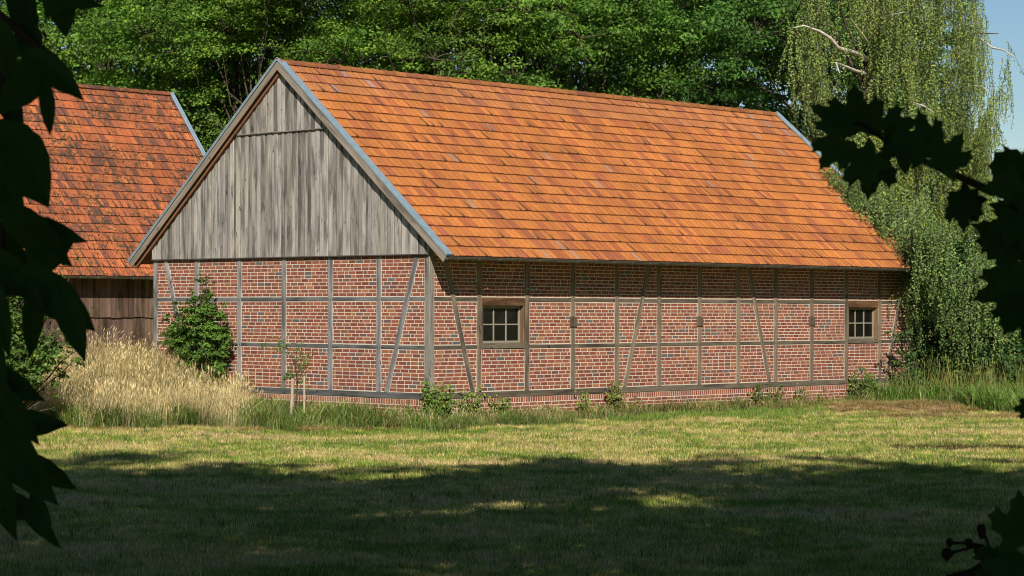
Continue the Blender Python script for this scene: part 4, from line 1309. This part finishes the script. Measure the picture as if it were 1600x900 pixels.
# weeds at right below the birch
P = rand_pts(40000, 53.5, 72, .26, 1.01); u, v = local_uv(P)
edge = np.interp(P[:, 0], [8.6, 9.6, 10.6, 11.6, 12.4, 13.2, 15], [63.2, 63.0, 62.6, 61.6, 59.0, 56.3, 55.4])
P = P[(P[:, 0] > 8.8) & (P[:, 1] > edge) & ~in_barn(P, .1)]
P = P[rng.random(len(P)) < .75]
NET = [(.10, .22, .04), (.14, .27, .05), (.19, .30, .06), (.30, .32, .12)]
tw_ = [tuft('weed_tuft', 44, .58, .24, .016, .8, NET, .3, 2) for _ in range(4)]
scatter('right_weeds', P, rng.uniform(.35, 1.1, len(P)) * (.85 + .35 * nz(P, 1.4, .9)), M_straw, tw_, 'tall green grass and weeds below the birch at the right', 'weeds')
Pn = P[(P[:, 1] > edge.min() + 4) & (rng.random(len(P)) < .07) & (nz(P, 1.1, 2.0) > -.1)]
tn = [tuft('flowering_weed', 9, 1.1, .25, .016, .4, [(.20, .22, .06), (.16, .21, .05), (.26, .24, .08)], .2, 2, .22) for _ in range(3)]
scatter('flowering_weeds', Pn, rng.uniform(.7, 1.1, len(Pn)), M_straw, tn, 'tall yellowish flowering weed stems before the birch bush', 'weeds')

# ------------------------------------------------------------------ near branches framing the view
def leaf_ovate():
    n = 15; V, T = [], []
    for i in range(n):
        t_ = i / (n - 1); w = .30 * math.sin(min(1, t_ * 1.02) * math.pi) ** .75 * (1.08 - .35 * t_) if 0 < i < n - 1 else .004
        drop = -.16 * (t_ ** 2)
        for s in (-1, -.5, 0, .5, 1):
            V.append((s * w * (1 + .025 * math.sin(t_ * 34 + s)), t_, drop + abs(s) * w * .22 + .012 * math.sin(t_ * 20 + s * 3)))
            T.append((.78, .85, .8) if s == 0 else (1, 1, 1))
    F = [(i * 5 + j, i * 5 + j + 1, (i + 1) * 5 + j + 1, (i + 1) * 5 + j) for i in range(n - 1) for j in range(4)]
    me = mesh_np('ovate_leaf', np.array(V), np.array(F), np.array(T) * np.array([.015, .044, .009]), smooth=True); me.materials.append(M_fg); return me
def leaf_maple():
    half = [(0, 1.0), (.07, .86), (.18, .80), (.19, .66), (.27, .56), (.38, .62), (.47, .74), (.50, .62), (.64, .57), (.57, .44), (.60, .32), (.46, .24), (.40, .14), (.46, .02), (.52, -.10), (.30, -.10), (.16, -.06), (.03, 0)]
    out = [(x, y) for x, y in half] + [(-x, y) for x, y in half[::-1][:-1]]
    C = (0, .18)
    V = [(C[0], C[1], 0)] + [(x, y, -.10 * (x * x + (y - .2) ** 2) + (.03 if abs(x) > .3 else 0) * math.sin(x * 9)) for x, y in out]
    n = len(out)
    F = [(0, 1 + i, 1 + (i + 1) % n) for i in range(n)]
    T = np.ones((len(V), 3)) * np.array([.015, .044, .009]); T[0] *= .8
    me = mesh_np('maple_leaf', np.array(V), np.array(F), T, smooth=False); me.materials.append(M_fg); return me
ML, MM = leaf_ovate(), leaf_maple()

def put_leaf(me, owner, base, tip, width_scale, roll, name='leaf', inv=None):
    d = Vector(tip) - Vector(base); L = d.length; y = d / L
    view = Vector(((base[0] + tip[0]) / 2, (base[1] + tip[1]) / 2, (base[2] + tip[2]) / 2 - CAM_H)).normalized()
    z = (-view) - y * (-view).dot(y); z.normalize()
    z = (Matrix.Rotation(roll, 3, y) @ z); x = y.cross(z)
    o = bpy.data.objects.new(name, me); col.objects.link(o)
    m = Matrix(((x[0] * L * width_scale, y[0] * L, z[0] * L, base[0]), (x[1] * L * width_scale, y[1] * L, z[1] * L, base[1]), (x[2] * L * width_scale, y[2] * L, z[2] * L, base[2]), (0, 0, 0, 1)))
    o.parent = owner
    loc = Vector(owner.location)
    o.matrix_local = Matrix.Translation(-loc) @ m
    return o

left = thing('broadleaf_tree', 'dark broad leaved branches hanging down the left edge close to the viewer', 'tree', (-3.0, 4.2, 0))
LO = np.array([-3.0, 4.2, 0])
lv = [((20, -45), (48, 80), 62), ((88, -35), (100, 62), 60), ((40, -20), (155, 12), 46), ((110, -40), (70, 25), 60), ((82, 88), (-5, 175), 88), ((30, 78), (126, 147), 58), ((66, 118), (79, 216), 34),
      ((-25, 190), (75, 312), 128), ((28, 345), (129, 379), 46), ((2, 315), (108, 422), 78), ((-25, 330), (40, 455), 80), ((18, 420), (150, 512), 90), ((88, 440), (133, 562), 58), ((50, 440), (52, 565), 48),
      ((-18, 430), (12, 555), 52), ((-30, 575), (62, 628), 56), ((-25, 668), (108, 660), 66), ((-15, 655), (80, 790), 88), ((30, 705), (120, 773), 52), ((-25, 690), (22, 848), 64), ((25, 775), (96, 860), 36),
      ((-30, 780), (72, 805), 60), ((-20, 20), (20, 130), 70), ((-30, 240), (30, 350), 80), ((-30, 60), (30, 215), 70), ((-30, 390), (60, 470), 70), ((-30, 560), (20, 690), 70), ((-40, 730), (30, 800), 70),
      ((60, 95), (20, 30), 60), ((50, 770), (80, 830), 30), ((-10, 300), (40, 260), 60), ((30, 425), (110, 380), 60), ((0, 600), (58, 700), 50), ((-35, 500), (10, 640), 60)]
for i, (b, tp, w) in enumerate(lv):
    Y = random.uniform(3.9, 4.5)
    B = at(b[0], b[1], Y); Tp = at(tp[0], tp[1], Y + random.uniform(-.05, .05))
    Lp = math.hypot(tp[0] - b[0], tp[1] - b[1])
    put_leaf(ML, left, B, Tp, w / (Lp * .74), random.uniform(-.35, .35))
limbs = []
for pts in ([(-60, -150), (-10, 20), (10, 180), (0, 330), (5, 460), (-5, 620), (0, 760), (10, 800)], [(-10, 20), (40, 60), (85, 92), (100, 110)], [(0, 330), (30, 345), (60, 350)], [(5, 460), (50, 440), (90, 445)], [(-10, 640), (30, 700)], [(-10, -20), (80, -40), (130, -60)], [(-300, -300), (-150, -220), (-60, -150)]):
    limbs.append((np.array([at(x, y, 4.25) - LO for x, y in pts]), np.linspace(.010, .004, len(pts)), 6))
tr = np.array([[0, 0, -.1], [.03, .02, 1.5], [.0, .06, 3], [-.08, 0, 5], [.1, -.1, 8]])
limbs.append((tr, [.14, .12, .10, .08, .04], 9)); limbs.append((bend(tr[2], at(-300, -300, 4.25) - LO, .3, 6), np.linspace(.05, .012, 6), 6))
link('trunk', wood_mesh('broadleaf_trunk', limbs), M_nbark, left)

right = thing('maple_tree', 'dark maple branch with lobed leaves reaching in from the right edge', 'tree', (2.9, 4.4, 0))
RO = np.array([2.9, 4.4, 0])
# centre x, y, size px (base to tip), direction of the tip in degrees (0 = right, 90 = up)
mv = [(1345, 205, 78, 100), (1325, 195, 72, 150), (1315, 215, 62, 235), (1380, 205, 60, 20), (1365, 238, 74, 262), (1370, 240, 70, 215), (1400, 245, 78, 45),
      (1450, 245, 80, 100), (1470, 262, 70, 60), (1505, 300, 62, 270), (1520, 300, 56, 235), (1585, 300, 60, 130), (1575, 305, 100, 60), (1575, 315, 70, 300), (1590, 330, 110, 330),
      (1590, 330, 56, 250), (1606, 385, 56, 185), (1595, 440, 84, 200), (1612, 430, 96, 236), (1608, 470, 66, 230), (1612, 490, 46, 250), (1610, 380, 100, 160), (1600, 330, 110, 250), (1630, 300, 100, 130), (1614, 636, 34, 180),
      (1600, 850, 90, 95), (1605, 890, 80, 170), (1590, 880, 80, 200), (1620, 820, 60, 120)]
for (x, y, s, dg) in mv:
    Y = random.uniform(4.0, 4.7); a = math.radians(dg)
    B = at(x, y, Y); Tp = at(x + math.cos(a) * s, y - math.sin(a) * s, Y + random.uniform(-.04, .04))
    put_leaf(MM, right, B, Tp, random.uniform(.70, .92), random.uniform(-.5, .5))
limbs = []
for pts, r in (([(1345, 192), (1400, 228), (1470, 262), (1530, 288), (1600, 315), (1700, 360), (1850, 420)], (.004, .012)), ([(1345, 192), (1320, 190)], (.003, .003)), ([(1600, 315), (1610, 400), (1615, 500)], (.006, .003)),
               ([(1480, 905), (1520, 895), (1560, 870), (1590, 835), (1640, 780), (1760, 700)], (.012, .016)), ([(1560, 868), (1535, 850), (1512, 846), (1484, 846)], (.004, .003)), ([(1545, 852), (1540, 835), (1533, 826)], (.003, .003)), ([(1530, 850), (1500, 858), (1482, 862)], (.003, .003)), ([(1590, 840), (1580, 825), (1575, 816)], (.003, .003))):
    limbs.append((np.array([at(x, y, 4.35) - RO for x, y in pts]), np.linspace(r[0], r[1], len(pts)), 6))
tr = np.array([[0, 0, -.1], [-.03, .02, 1.5], [.0, .06, 3], [.08, 0, 5], [-.1, -.1, 8]])
limbs.append((tr, [.16, .14, .11, .08, .04], 9)); limbs.append((bend(tr[1], at(1850, 420, 4.35) - RO, .05, 5), np.linspace(.03, .012, 5), 6)); limbs.append((bend(tr[1], at(1760, 700, 4.35) - RO, .05, 5), np.linspace(.03, .016, 5), 6))
link('trunk', wood_mesh('maple_trunk', limbs), M_nbark, right)
def ball(c, r, k=7):
    V = []; F = []
    for i in range(1, 5):
        ph = math.pi * i / 5
        for j in range(k):
            V.append(c + r * np.array([math.sin(ph) * math.cos(j * 2 * math.pi / k), math.sin(ph) * math.sin(j * 2 * math.pi / k), math.cos(ph)]) * random.uniform(.9, 1.12))
    V += [c + np.array([0, 0, r]), c - np.array([0, 0, r * 1.3])]
    for i in range(3):
        for j in range(k): F.append((i * k + j, i * k + (j + 1) % k, (i + 1) * k + (j + 1) % k, (i + 1) * k + j))
    for j in range(k): F += [(4 * k, (j + 1) % k, j), (4 * k + 1, 3 * k + j, 3 * k + (j + 1) % k)]
    return V, F
for (x, y, r) in ((1480, 863, 10), (1484, 845, 7), (1514, 846, 7), (1533, 824, 8), (1535, 832, 7), (1528, 858, 7), (1576, 816, 7), (1577, 824, 6)):
    m_ = MB(); V, F = ball(at(x, y, 4.35) - RO, r / 3584 * 4.35); m_.add(V, F, (.016, .013, .009)); m_.build('seed_head', M_fg, right)
